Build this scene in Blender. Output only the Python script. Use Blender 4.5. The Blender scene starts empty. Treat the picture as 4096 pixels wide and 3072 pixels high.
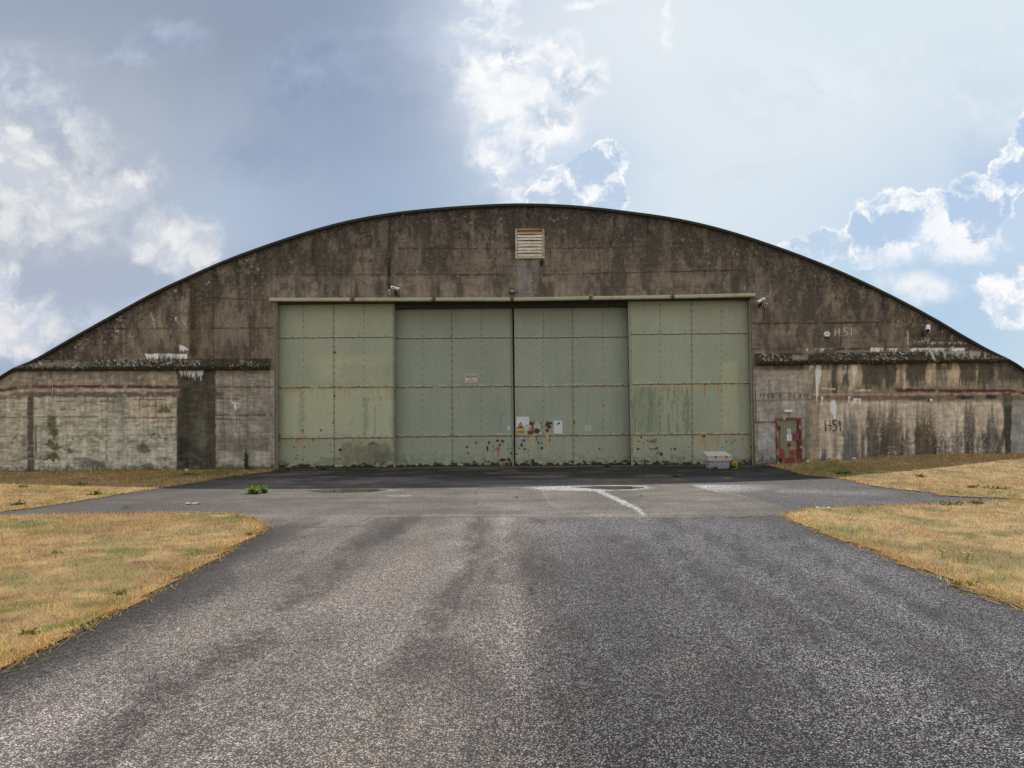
import bpy, math, random
import numpy as np
from mathutils import Matrix, Vector
random.seed(7)
RNG = np.random.default_rng(11)
SC = bpy.context.scene
COL = SC.collection
R = math.radians

# ------------------------------------------------------------------ camera
F = 2800.0                      # focal length in photo pixels (4096 wide)
PITCH, ROLL = R(3.2), R(0.54)
H, D = 1.82, 28.8               # eye height, distance of the front wall
cp, sp, cr, sr = math.cos(PITCH), math.sin(PITCH), math.cos(ROLL), math.sin(ROLL)
ex = np.array([1.0, 0, 0]); eu = np.array([0, -sp, cp]); ef = np.array([0, cp, sp])
RV, UV = cr * ex - sr * eu, sr * ex + cr * eu
cam = bpy.data.cameras.new('camera'); camo = bpy.data.objects.new('camera', cam); COL.objects.link(camo)
cam.sensor_width = 36.0; cam.lens = 36.0 * F / 4096.0; cam.clip_start = 0.05; cam.clip_end = 5000
camo.matrix_world = Matrix(((RV[0], UV[0], -ef[0], 0), (RV[1], UV[1], -ef[1], 0), (RV[2], UV[2], -ef[2], H), (0, 0, 0, 1)))
SC.camera = camo


def ray(px, py):
    return ((px - 2048.0) * RV + (1536.0 - py) * UV + F * ef)


def W(px, py, plane=D):         # a point of the upright plane y = plane
    d = ray(px, py); t = plane / d[1]
    return d[0] * t, H + d[2] * t


def G(px, py, z=0.0):           # a point of the ground
    d = ray(px, py); t = (z - H) / d[2]
    return d[0] * t, d[1] * t


def proj(x, y, z):
    x = np.asarray(x, float); y = np.asarray(y, float) + 0 * x; z = np.asarray(z, float) - H + 0 * x
    dx = x * RV[0] + y * RV[1] + z * RV[2]; du = x * UV[0] + y * UV[1] + z * UV[2]
    df = np.maximum(x * ef[0] + y * ef[1] + z * ef[2], 0.3)
    return 2048 + F * dx / df, 1536 - F * du / df


# ------------------------------------------------------------------ light
SUN_EL, SUN_AZ = R(50), R(20)   # behind the building, a little to the right
SUN = bpy.data.lights.new('sun', 'SUN'); SUN.energy = 4.2; SUN.angle = R(0.53); SUN.color = (1.0, 0.95, 0.87)
suno = bpy.data.objects.new('sun', SUN); COL.objects.link(suno)
sd = Vector((math.sin(SUN_AZ) * math.cos(SUN_EL), math.cos(SUN_AZ) * math.cos(SUN_EL), math.sin(SUN_EL)))
suno.rotation_euler = sd.to_track_quat('Z', 'Y').to_euler(); suno.location = (0, 0, 40)
SC.cycles.max_bounces = 6; SC.cycles.diffuse_bounces = 2; SC.cycles.glossy_bounces = 2; SC.cycles.caustics_reflective = False; SC.cycles.caustics_refractive = False
SC.view_settings.view_transform = 'Standard'; SC.view_settings.look = 'None'
SC.view_settings.exposure = 0.0; SC.view_settings.gamma = 1.0; SC.view_settings.use_curve_mapping = False


def lin(c):
    c = np.asarray(c, float) / 255.0
    return np.where(c <= 0.04045, c / 12.92, ((c + 0.055) / 1.055) ** 2.4)


class NT:                        # little node writer
    def __init__(s, tree):
        s.t = tree; s.n = tree.nodes; s.l = tree.links
        s.n.clear()

    def new(s, kind, **kw):
        n = s.n.new(kind)
        for k, v in kw.items(): setattr(n, k, v)
        return n

    def put(s, sock, v):
        if isinstance(v, bpy.types.NodeSocket): s.l.new(v, sock)
        elif v is not None:
            if hasattr(sock, 'default_value'):
                try: sock.default_value = v
                except Exception: sock.default_value = (*v, 1.0)

    def m(s, op, a, b=None, c=None, clamp=False):
        n = s.new('ShaderNodeMath', operation=op, use_clamp=clamp)
        for i, v in enumerate((a, b, c)):
            if v is not None: s.put(n.inputs[i], v)
        return n.outputs[0]

    def add(s, a, b): return s.m('ADD', a, b)
    def sub(s, a, b): return s.m('SUBTRACT', a, b)
    def mul(s, a, b): return s.m('MULTIPLY', a, b)

    def ss(s, v, a, b, lo=0.0, hi=1.0):   # smoothstep
        n = s.new('ShaderNodeMapRange', interpolation_type='SMOOTHSTEP')
        s.put(n.inputs[0], v); s.put(n.inputs[1], a); s.put(n.inputs[2], b); s.put(n.inputs[3], lo); s.put(n.inputs[4], hi)
        return n.outputs[0]

    def comb(s, x, y, z=0.0):
        n = s.new('ShaderNodeCombineXYZ'); s.put(n.inputs[0], x); s.put(n.inputs[1], y); s.put(n.inputs[2], z); return n.outputs[0]

    def mix(s, f, a, b, blend='MIX'):
        n = s.new('ShaderNodeMix', data_type='RGBA', blend_type=blend)
        s.put(n.inputs[0], f); s.put(n.inputs[6], a if isinstance(a, bpy.types.NodeSocket) else (*a, 1.0) if len(a) == 3 else a)
        s.put(n.inputs[7], b if isinstance(b, bpy.types.NodeSocket) else (*b, 1.0) if len(b) == 3 else b)
        return n.outputs[2]

    def noise(s, vec, scale, detail=4, rough=0.55, dist=0.0, dim='3D'):
        n = s.new('ShaderNodeTexNoise', noise_dimensions=dim)
        if vec is not None: s.put(n.inputs['Vector'], vec)
        s.put(n.inputs['Scale'], scale); s.put(n.inputs['Detail'], detail); s.put(n.inputs['Roughness'], rough); s.put(n.inputs['Distortion'], dist)
        return n.outputs['Fac']

    def scale(s, vec, v):
        n = s.new('ShaderNodeVectorMath', operation='MULTIPLY'); s.put(n.inputs[0], vec); n.inputs[1].default_value = v; return n.outputs[0]


# ------------------------------------------------------------------ sky
world = bpy.data.worlds.new('World'); SC.world = world; world.use_nodes = True
T = NT(world.node_tree)
tc = T.new('ShaderNodeTexCoord').outputs['Generated']
sx = T.new('ShaderNodeSeparateXYZ'); T.put(sx.inputs[0], tc)
yy = T.m('MAXIMUM', T.m('ABSOLUTE', sx.outputs[1]), 0.12)
su = T.m('DIVIDE', sx.outputs[0], yy); sv = T.m('DIVIDE', sx.outputs[2], yy)


def suv(px, py):
    d = ray(px, py); return d[0] / d[1], d[2] / d[1]


_vec = {}


def blob(u, v, px, py, rx, ry, soft=False, rot=0.0):
    """1 at the middle of an ellipse of the sky, 0 at its rim (soft: a bell curve)"""
    cu, cv = suv(px, py); key = (u.name, id(u.node) if False else u.node.name, v.node.name, rot)
    if key not in _vec:
        if rot:
            c_, s_ = math.cos(R(rot)), math.sin(R(rot))
            _vec[key] = T.comb(T.add(T.mul(u, c_), T.mul(v, s_)), T.sub(T.mul(v, c_), T.mul(u, s_)))
        else: _vec[key] = T.comb(u, v)
    if rot:
        c_, s_ = math.cos(R(rot)), math.sin(R(rot)); cu, cv = cu * c_ + cv * s_, cv * c_ - cu * s_
    n = T.new('ShaderNodeVectorMath', operation='MULTIPLY_ADD'); T.put(n.inputs[0], _vec[key])
    n.inputs[1].default_value = (F / rx, F / ry, 0); n.inputs[2].default_value = (-cu * F / rx, -cv * F / ry, 0)
    if soft:
        q = T.new('ShaderNodeVectorMath', operation='DOT_PRODUCT'); T.put(q.inputs[0], n.outputs[0]); T.put(q.inputs[1], n.outputs[0])
        return T.m('EXPONENT', T.mul(q.outputs['Value'], -1.0))
    q = T.new('ShaderNodeVectorMath', operation='LENGTH'); T.put(q.inputs[0], n.outputs[0])
    return T.sub(1.0, q.outputs['Value'])


base = T.comb(su, sv, 0.0)
n1 = T.noise(base, 2.2, 6, 0.58); n2 = T.noise(T.comb(su, sv, 7.3), 2.2, 6, 0.58)
wu = T.add(su, T.mul(T.sub(n1, 0.5), 0.30)); wv = T.add(sv, T.mul(T.sub(n2, 0.5), 0.26))
nf1 = T.noise(base, 9.0, 8, 0.62); nf2 = T.noise(T.comb(su, sv, 3.1), 9.0, 8, 0.62)
fu = T.add(su, T.mul(T.sub(nf1, 0.5), 0.085)); fv = T.add(sv, T.mul(T.sub(nf2, 0.5), 0.085))
big = T.noise(T.comb(su, T.mul(sv, 1.6), 1.7), 1.6, 5, 0.55)
# soft veil: colour of the high cloud
L = lambda *c: tuple(float(q) for q in lin(c))
col = T.mix(T.ss(T.add(su, T.mul(T.sub(big, 0.5), 0.35)), -0.26, 0.20), L(156, 173, 198), L(217, 230, 240))
def soft(col, px, py, rx, ry, c, a=1.0, rot=0.0):
    return T.mix(T.mul(blob(wu, wv, px, py, rx, ry, True, rot), a), col, L(*c))
col = soft(col, 750, 100, 1150, 520, (141, 154, 176), 0.97)
col = soft(col, 1500, 420, 560, 420, (142, 158, 185), 0.9)
col = soft(col, 1650, 780, 620, 260, (162, 182, 208), 0.7)
col = soft(col, 3250, 200, 900, 520, (222, 234, 242), 0.8)
col = soft(col, 3000, 620, 800, 300, (227, 235, 242), 0.7)
col = soft(col, 2600, 60, 380, 260, (232, 238, 244), 0.75)
col = soft(col, 3300, 760, 600, 200, (214, 227, 238), 0.6)
# blue openings
sky = T.new('ShaderNodeTexSky', sky_type='NISHITA', sun_disc=False)
sky.sun_elevation = SUN_EL; sky.sun_rotation = SUN_AZ; sky.air_density = 1.0; sky.dust_density = 1.2; sky.ozone_density = 1.2
blue = T.mix(1.0, sky.outputs[0], (0.085, 0.085, 0.088), 'MULTIPLY')
blue = T.mix(0.72, blue, L(168, 203, 232))
gap = T.mul(T.m('MAXIMUM', blob(wu, wv, 3800, 1280, 680, 330, True), blob(wu, wv, 2250, 700, 300, 200, True)), 0.9)
col = T.mix(gap, col, blue)
col = soft(col, 3950, 760, 260, 330, (176, 198, 228), 0.75)
col = soft(col, 350, 1130, 600, 160, (166, 178, 203), 0.85)
col = soft(col, 900, 860, 260, 420, (176, 190, 212), 0.55)
_rel = {}


def cloudbank(col, blobs, amp, lo, hi, gain=6.0, bias=0.5, e0=0.0, e1=0.10, edge=0.0, es=0.9, a=1.0, z=4.0, sc=6.0, warp=False, det=7, rough=0.6, d=(0.010, 0.024), bot=None):
    """billowing cloud: a blob field broken up by noise; lit where it thins towards the sun above, fading out below"""
    f = None; U_, V_ = (wu2, wv2) if warp else (fu, fv)
    for q in blobs:
        b = blob(U_, V_, *q); f = b if f is None else T.m('MAXIMUM', f, b)
    sc = min((4.5, 8.0, 12.0, 16.0), key=lambda q: abs(q - sc))       # a few shared noises keep the sky quick to trace
    if sc not in _rel: _rel[sc] = (T.noise(T.comb(fu, fv, sc), sc, det, 0.63), T.noise(T.comb(T.add(fu, d[0]), T.add(fv, d[1]), sc), sc, det - 2, 0.63))
    na, nb = _rel[sc]
    f = T.add(f, T.mul(T.sub(na, 0.5), amp))
    body = T.mul(T.ss(f, e0, e1), a)
    if bot: body = T.mul(body, T.ss(V_, suv(2048, bot[1])[1], suv(2048, bot[0])[1]))
    k = T.add(T.mul(T.sub(na, nb), gain), bias)
    if edge: k = T.add(k, T.mul(T.ss(f, e0 + edge, e0), es))
    return T.mix(body, col, T.mix(T.ss(k, 0.0, 1.0), L(*lo), L(*hi)))


wu2 = T.add(su, T.mul(T.sub(n1, 0.5), 0.16)); wv2 = T.add(sv, T.mul(T.sub(n2, 0.5), 0.14))
# left bank: broken grey-white cloud with lilac hollows
col = soft(col, 100, 740, 760, 600, (190, 197, 207), 0.95)
col = soft(col, 900, 1000, 330, 230, (178, 194, 216), 0.85)
col = soft(col, 320, 1120, 640, 120, (172, 182, 201), 0.9)
col = cloudbank(col, [(40, 350, 330, 200), (260, 480, 420, 200, False, -25), (560, 700, 330, 160, False, -30)], 2.6, (172, 183, 205), (216, 221, 230), 5.0, 0.45, -0.1, 0.9, warp=True, z=11.0, sc=4.6, a=0.9)
col = cloudbank(col, [(40, 640, 330, 190), (380, 720, 480, 260, False, -20), (720, 930, 300, 190), (250, 900, 480, 190, False, -12)], 2.2, (176, 185, 200), (226, 228, 231), 5.0, 0.48, -0.2, 0.8, warp=True, z=4.0, sc=5.5)
col = cloudbank(col, [(90, 700, 220, 170), (330, 800, 230, 130), (690, 970, 210, 140), (820, 1000, 80, 90), (480, 780, 150, 90), (60, 560, 90, 110)], 2.0, (202, 208, 219), (238, 238, 238), 5.0, 0.42, 0.0, 0.50, 0.2, 0.4, z=4.7, sc=8.5, a=0.9)
col = cloudbank(col, [(50, 1310, 210, 180), (-60, 1200, 200, 200)], 1.6, (198, 206, 221), (236, 234, 234), 5.5, 0.5, -0.05, 0.35, 0.15, 0.4, z=6.0, sc=8.0, bot=(1330, 1560))
col = cloudbank(col, [(330, 1290, 300, 120), (620, 1230, 200, 60)], 2.4, (186, 199, 220), (216, 223, 234), 5.0, 0.5, 0.0, 1.0, z=6.5, sc=6.0, warp=True, a=0.8)
col = cloudbank(col, [(640, 130, 210, 100), (500, 220, 180, 70)], 2.4, (150, 165, 192), (182, 192, 211), 5.0, 0.5, 0.0, 1.0, z=8.0, sc=5.0, a=0.8, warp=True)
col = cloudbank(col, [(1300, 300, 500, 260), (1000, 620, 360, 200), (1600, 150, 300, 160)], 2.6, (136, 152, 183), (164, 179, 204), 4.5, 0.5, 0.0, 1.2, z=8.6, sc=3.6, a=0.65, warp=True)
# bright broken cloud above the roof
col = soft(col, 1900, 200, 300, 330, (204, 215, 233), 0.85)
col = soft(col, 2150, 400, 290, 400, (232, 236, 245), 0.9)
col = cloudbank(col, [(1960, 60, 220, 190), (2000, 260, 250, 200), (2240, 330, 200, 160), (2130, 480, 260, 140, False, 30), (2210, 180, 150, 120), (2000, 610, 150, 150), (2060, 760, 180, 140)],
                2.6, (202, 215, 233), (250, 251, 253), 4.0, 0.58, -0.1, 0.7, 0.0, z=9.0, sc=8.0, rough=0.66)
col = cloudbank(col, [(2040, 230, 150, 140), (2290, 330, 130, 130), (2200, 470, 150, 90, False, 30), (2120, 620, 90, 110), (1985, 680, 80, 90)],
                2.4, (198, 211, 229), (254, 254, 255), 4.5, 0.46, 0.0, 0.60, 0.30, 0.7, z=9.6, sc=12.0, rough=0.68)
col = cloudbank(col, [(2320, 730, 170, 125), (2430, 665, 95, 85), (2250, 790, 130, 100), (2450, 770, 80, 110)], 1.1, (190, 208, 231), (250, 252, 254), 5.0, 0.20, -0.01, 0.10, 0.20, 0.72, z=3.0, sc=17.0, rough=0.64)
col = cloudbank(col, [(2685, 50, 34, 110), (2670, 150, 40, 70), (2370, 20, 100, 30)], 2.2, (232, 238, 247), (250, 251, 253), 5.0, 0.7, 0.0, 1.1, z=5.0, sc=14.0)
# thin veil over the bright right half
col = cloudbank(col, [(3300, 330, 900, 260, False, 8), (2900, 720, 700, 120, False, 6), (3900, 500, 500, 200)], 2.2, (208, 223, 234), (234, 241, 246), 3.0, 0.5, 0.0, 1.3, z=21.0, sc=2.6, a=0.8, warp=True)
# cumulus rising behind the right slope: white crowns, blue bodies that melt into the opening
col = soft(col, 3820, 960, 460, 150, (200, 218, 240), 0.6)
col = cloudbank(col, [(3240, 985, 130, 88), (3180, 970, 70, 55), (3390, 975, 90, 70)], 1.3, (192, 212, 234), (248, 250, 253), 5.0, 0.30, -0.02, 0.15, 0.20, 0.6, z=12.0, sc=15.0, bot=(985, 1130))
col = cloudbank(col, [(3470, 950, 110, 130), (3600, 880, 170, 140), (3760, 840, 130, 110), (3900, 850, 180, 180), (4040, 700, 100, 200, False, -22), (4130, 600, 100, 160)],
                1.35, (184, 206, 233), (250, 252, 254), 5.5, 0.26, -0.01, 0.11, 0.22, 0.72, z=13.0, sc=13.0, rough=0.64, bot=(1020, 1180))
col = cloudbank(col, [(3580, 1010, 150, 70), (3700, 930, 140, 80), (3990, 950, 120, 130), (3860, 1010, 200, 70), (3440, 1040, 90, 50)], 2.3, (200, 219, 240), (243, 246, 251), 5.0, 0.5, 0.0, 0.9, z=15.0, sc=12.0, a=0.85)
col = cloudbank(col, [(3620, 1150, 210, 70), (3520, 1090, 120, 70), (3740, 1170, 150, 55)], 1.7, (206, 221, 239), (240, 244, 248), 4.5, 0.5, 0.0, 0.9, z=17.0, sc=10.0, warp=True)
col = cloudbank(col, [(4050, 1170, 150, 140), (3960, 1140, 100, 60)], 1.9, (204, 219, 240), (252, 252, 253), 6.0, 0.5, 0.0, 0.40, 0.2, 0.6, z=19.0, sc=12.0)
# everything behind and overhead: broken bright cloud
bk = T.ss(sx.outputs[1], 0.25, 0.05)
bcol = T.mix(T.ss(T.noise(tc, 2.5, 5, 0.55), 0.4, 0.62), L(190, 198, 212), L(240, 237, 231))
col = T.mix(bk, col, bcol)
bg = T.new('ShaderNodeBackground'); T.put(bg.inputs[0], col); bg.inputs[1].default_value = 1.0
T.put(T.new('ShaderNodeOutputWorld').inputs[0], bg.outputs[0])
world.cycles.sampling_method = 'MANUAL'; world.cycles.sample_map_resolution = 1024


# ------------------------------------------------------------------ noise and painting in numpy
def _h(ix, iy, seed):
    h = (ix.astype(np.int64) * 374761393 + iy.astype(np.int64) * 668265263 + seed * 974634777) & 0xffffffff
    h = ((h ^ (h >> 13)) * 1274126177) & 0xffffffff
    h = ((h ^ (h >> 16)) * 2246822519) & 0xffffffff
    return ((h ^ (h >> 15)) & 0xffffff) / float(0xffffff)


def vn(x, y, seed=0):
    ix = np.floor(x); iy = np.floor(y); fx = x - ix; fy = y - iy
    fx = fx * fx * (3 - 2 * fx); fy = fy * fy * (3 - 2 * fy)
    a = _h(ix, iy, seed); b = _h(ix + 1, iy, seed); c = _h(ix, iy + 1, seed); d = _h(ix + 1, iy + 1, seed)
    return (a * (1 - fx) + b * fx) * (1 - fy) + (c * (1 - fx) + d * fx) * fy


def fbm(x, y, o=4, seed=0, g=0.55):
    s = 0; a = 1; t = 0
    for i in range(o):
        s = s + a * vn(x * 2 ** i + 17 * i, y * 2 ** i - 31 * i, seed + i * 13); t += a; a *= g
    return s / t


def sm(v, a=0.0, b=1.0):
    t = np.clip((v - a) / (b - a), 0, 1); return t * t * (3 - 2 * t)


class Canvas:
    def __init__(s, x, y, base):
        s.x = x; s.y = y; s.c = np.tile(np.array(base, float), (len(x), 1))

    def mix(s, m, col, a=1.0):
        m = np.clip(m * a, 0, 1)[:, None]; s.c = s.c * (1 - m) + np.array(col, float) * m

    def mul(s, f): s.c = s.c * np.asarray(f)[:, None]

    def warp(s, rag, rs, seed):
        if not rag: return s.x, s.y
        return (s.x + (fbm(s.x / rs, s.y / rs, 3, seed) - 0.5) * 2 * rag, s.y + (fbm(s.x / rs, s.y / rs, 3, seed + 50) - 0.5) * 2 * rag)

    def _rect(s, x0, y0, x1, y1, col, a=1.0, f=4, rag=6, rs=18, seed=1, tex=0.0):
        x, y = s.warp(rag, rs, seed)
        m = sm((x - x0) / f) * sm((x1 - x) / f) * sm((y - y0) / f) * sm((y1 - y) / f)
        if tex: m = m * np.clip(1 - tex + 2 * tex * fbm(s.x / 9, s.y / 22, 4, seed + 9), 0, 1.2)
        s.mix(m, col, a)

    def _blob(s, cx, cy, rx, ry, col, a=1.0, f=0.35, rag=6, rs=14, seed=2):
        x, y = s.warp(rag, rs, seed)
        d = np.sqrt(((x - cx) / rx) ** 2 + ((y - cy) / ry) ** 2)
        s.mix(1 - sm(d, 1 - f, 1 + f), col, a)

    def _line(s, pts, w, col, a=1.0, rag=2, rs=20, seed=3, brk=0.0):
        x, y = s.warp(rag, rs, seed); m = 0
        for (ax, ay), (bx, by) in zip(pts[:-1], pts[1:]):
            dx, dy = bx - ax, by - ay; t = np.clip(((x - ax) * dx + (y - ay) * dy) / (dx * dx + dy * dy + 1e-9), 0, 1)
            d = np.hypot(x - ax - t * dx, y - ay - t * dy); m = np.maximum(m, 1 - sm(d, w * 0.4, w * 1.1))
        if brk: m = m * sm(fbm(s.x / 25, s.y / 25, 3, seed + 4), brk - 0.12, brk + 0.12)
        s.mix(m, col, a)

    def _drip(s, x0, x1, y0, ln, col, a=1.0, fq=7.0, seed=5, f=3):
        n = fbm(s.x / fq, s.y * 0 + seed, 3, seed); L_ = ln * np.clip((n - 0.25) * 1.9, 0.05, 1.3)
        m = sm((s.x - x0) / f) * sm((x1 - s.x) / f) * sm((s.y - y0) / 2) * sm((y0 + L_ - s.y) / (0.25 * ln + 3))
        s.mix(m, col, a)

    def _streaks(s, x0, x1, y0, y1, col, a=1.0, fq=12.0, thr=0.55, seed=6, f=20, top=True):
        n = fbm(s.x / fq, s.y / (fq * 14), 4, seed); e = fbm(s.x / 6, s.y / 14, 3, seed + 2)
        fade = sm((y1 - s.y) / (y1 - y0)) if top else 1.0
        m = sm((s.x - x0) / f) * sm((x1 - s.x) / f) * sm((s.y - y0) / 8) * sm((y1 - s.y) / 12) * fade
        s.mix(m * sm(n * 0.75 + e * 0.25, thr, thr + 0.13), col, a)

    def stain(s, x0, x1, y0, y1, col, a=1.0, seed=1, hang=True, f=10, tex=.35):
        def go(t):
            x, y = t.warp(9, 34, seed); L1 = (fbm(t.x / 7, t.x * 0 + seed, 4, seed) - .5); L2 = (fbm(t.x / 16, t.x * 0 + seed, 3, seed + 3) - .5)
            m = sm((x - x0) / f) * sm((x1 - x) / f)
            if hang: m = m * sm((y1 + 70 * L1 + 50 * L2 - t.y) / 26) * sm((t.y - y0) / 4)
            else: m = m * sm((t.y - y0 - 150 * L1 - 90 * L2) / 70) * sm((y1 - t.y) / 6)
            m = m * np.clip(1 - tex + 2 * tex * fbm(t.x / 6, t.y / 60, 4, seed + 9) , 0, 1.15) * np.clip(1.25 - .5 * fbm(t.x / 5, t.y / 5, 2, seed + 11), 0, 1)
            t.mix(m, col, a)
        s._box(x0 - 45, x1 + 45, y0 - 80, y1 + 80, go)

    def _box(s, x0, x1, y0, y1, fn):
        i = np.where((s.x > x0) & (s.x < x1) & (s.y > y0) & (s.y < y1))[0]
        if len(i) == 0: return
        t = Canvas.__new__(Canvas); t.x = s.x[i]; t.y = s.y[i]; t.c = s.c[i]; fn(t); s.c[i] = t.c

    def rect(s, x0, y0, x1, y1, *a, **k):
        s._box(x0 - 45, x1 + 45, y0 - 45, y1 + 45, lambda t: t._rect(x0, y0, x1, y1, *a, **k))

    def blob(s, cx, cy, rx, ry, *a, **k):
        s._box(cx - rx * 2 - 25, cx + rx * 2 + 25, cy - ry * 2 - 25, cy + ry * 2 + 25, lambda t: t._blob(cx, cy, rx, ry, *a, **k))

    def line(s, pts, w, *a, **k):
        X = [p[0] for p in pts]; Y = [p[1] for p in pts]; m = w * 1.2 + 45
        s._box(min(X) - m, max(X) + m, min(Y) - m, max(Y) + m, lambda t: t._line(pts, w, *a, **k))

    def drip(s, x0, x1, y0, ln, *a, **k):
        s._box(x0 - 5, x1 + 5, y0 - 3, y0 + ln * 1.5, lambda t: t._drip(x0, x1, y0, ln, *a, **k))

    def streaks(s, x0, x1, y0, y1, *a, **k):
        s._box(x0 - 5, x1 + 5, y0 - 3, y1 + 3, lambda t: t._streaks(x0, x1, y0, y1, *a, **k))


# ------------------------------------------------------------------ objects
OFF = {}


def tag(o, label=None, cat=None, group=None, kind=None):
    for k, v in (('label', label), ('category', cat), ('group', group), ('kind', kind)):
        if v: o[k] = v
    return o


def root(name, loc, label, cat, group=None):
    o = bpy.data.objects.new(name, None); COL.objects.link(o); o.location = loc; o.empty_display_size = 0.2
    OFF[o.name] = np.array(loc, float)
    return tag(o, label, cat, group)


def link(name, me, mat, parent=None, smooth=False):
    o = bpy.data.objects.new(name, me); COL.objects.link(o)
    if mat: me.materials.append(mat)
    if parent is not None:
        o.parent = parent; OFF[o.name] = OFF.get(parent.name, np.zeros(3))
    if smooth and len(me.polygons): me.polygons.foreach_set('use_smooth', np.ones(len(me.polygons), bool))
    return o


def fast(name, V, Fq, mat, parent=None, col=None, smooth=False, extra=None):
    V = np.asarray(V, np.float64)
    if parent is not None: V = V - OFF.get(parent.name, np.zeros(3))
    Fq = np.asarray(Fq, np.int32); k = Fq.shape[1]
    used = np.zeros(len(V), bool); used[Fq.ravel()] = True
    idx = np.cumsum(used) - 1; V = V[used]; Fq = idx[Fq]
    me = bpy.data.meshes.new(name)
    me.vertices.add(len(V)); me.vertices.foreach_set('co', V.astype(np.float32).ravel())
    me.loops.add(Fq.size); me.loops.foreach_set('vertex_index', Fq.astype(np.int32).ravel())
    me.polygons.add(len(Fq)); me.polygons.foreach_set('loop_start', np.arange(0, Fq.size, k, dtype=np.int32))
    me.update(calc_edges=True)
    if col is not None:
        c = np.ones((len(V), 4), np.float32); c[:, :3] = np.asarray(col)[used]
        at = me.color_attributes.new('Col', 'FLOAT_COLOR', 'POINT'); at.data.foreach_set('color', c.ravel())
    for nm, arr in (extra or {}).items():
        at = me.attributes.new(nm, 'FLOAT', 'POINT'); at.data.foreach_set('value', np.asarray(arr, np.float32)[used])
    return link(name, me, mat, parent, smooth)


class MB:
    def __init__(s): s.v = []; s.f = []

    def add(s, vs, fs):
        o = len(s.v); s.v += [tuple(map(float, v)) for v in vs]; s.f += [tuple(i + o for i in f) for f in fs]; return s

    def box(s, x0, x1, y0, y1, z0, z1):
        v = [(x0, y0, z0), (x1, y0, z0), (x1, y1, z0), (x0, y1, z0), (x0, y0, z1), (x1, y0, z1), (x1, y1, z1), (x0, y1, z1)]
        return s.add(v, [(0, 3, 2, 1), (4, 5, 6, 7), (0, 1, 5, 4), (1, 2, 6, 5), (2, 3, 7, 6), (3, 0, 4, 7)])

    def prism(s, pts, y0, y1):   # outline (x, z), counter-clockwise seen from the front, y0 nearer
        n = len(pts)
        v = [(x, y0, z) for x, z in pts] + [(x, y1, z) for x, z in pts]
        f = [tuple(range(n)), tuple(range(2 * n - 1, n - 1, -1))] + [(i, i + n, (i + 1) % n + n, (i + 1) % n) for i in range(n)]
        return s.add(v, f)

    def cyl(s, p0, p1, r0, r1=None, n=14, cap=True):
        r1 = r0 if r1 is None else r1
        p0 = Vector(p0); p1 = Vector(p1); a = (p1 - p0).normalized(); t = a.orthogonal().normalized(); b = a.cross(t)
        v = []
        for p, r in ((p0, r0), (p1, r1)):
            for i in range(n):
                q = 2 * math.pi * i / n; v.append(p + (t * math.cos(q) + b * math.sin(q)) * r)
        f = [(i, (i + 1) % n, (i + 1) % n + n, i + n) for i in range(n)]
        if cap: f += [tuple(range(n - 1, -1, -1)), tuple(range(n, 2 * n))]
        return s.add(v, f)

    def tube(s, pts, r, n=8):
        for a, b in zip(pts[:-1], pts[1:]): s.cyl(a, b, r, r, n)
        return s

    def build(s, name, mat, parent=None, smooth=False, bevel=0.0):
        off = OFF.get(parent.name, np.zeros(3)) if parent is not None else np.zeros(3)
        me = bpy.data.meshes.new(name)
        me.from_pydata([(v[0] - off[0], v[1] - off[1], v[2] - off[2]) for v in s.v], [], s.f); me.update()
        o = link(name, me, mat, parent, smooth)
        if bevel:
            b = o.modifiers.new('bevel', 'BEVEL'); b.width = bevel; b.segments = 2; b.limit_method = 'ANGLE'
        return o


def grid(xs, zs, y):
    X, Z = np.meshgrid(xs, zs, indexing='ij'); n, m = X.shape
    V = np.stack([X.ravel(), np.full(X.size, y), Z.ravel()], 1)
    i, j = np.meshgrid(np.arange(n - 1), np.arange(m - 1), indexing='ij'); a = (i * m + j).ravel()
    return V, np.stack([a, a + m, a + m + 1, a + 1], 1)


# ------------------------------------------------------------------ materials
MATS = {}


def mat(name, rgb=None, rough=0.8, metal=0.0, attr=False, nscale=0.0, namt=0.25, bump=0.0, bscale=30.0, spec=0.5, emit=None, stretch=None):
    if name in MATS: return MATS[name]
    m = bpy.data.materials.new(name); m.use_nodes = True; t = NT(m.node_tree); MATS[name] = m
    p = t.new('ShaderNodeBsdfPrincipled'); o = t.new('ShaderNodeOutputMaterial'); t.put(o.inputs[0], p.outputs[0])
    pos = t.new('ShaderNodeNewGeometry').outputs['Position']
    if attr:
        c = t.new('ShaderNodeVertexColor', layer_name='Col').outputs[0]
    else:
        c = t.new('ShaderNodeRGB'); c.outputs[0].default_value = (*[float(q) for q in rgb], 1); c = c.outputs[0]
    if nscale:
        pv = t.scale(pos, stretch) if stretch else pos
        n = t.noise(pv, nscale, 5, 0.6)
        c = t.mix(1.0, c, t.ss(n, 0.3, 0.7, 1 - namt, 1 + namt), 'MULTIPLY')
    t.put(p.inputs['Base Color'], c); p.inputs['Roughness'].default_value = rough; p.inputs['Metallic'].default_value = metal
    p.inputs['Specular IOR Level'].default_value = spec
    if bump:
        b = t.new('ShaderNodeBump'); b.inputs['Strength'].default_value = bump; b.inputs['Distance'].default_value = 0.02
        t.put(b.inputs['Height'], t.noise(pos, bscale, 6, 0.6)); t.put(p.inputs['Normal'], b.outputs[0])
    return m


KW = 0.42                        # light reaching shaded upright surfaces, used to turn seen colours into base colours
def alb(c, k=KW): return np.clip(lin(c) / k, 0.004, 0.92)


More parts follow.
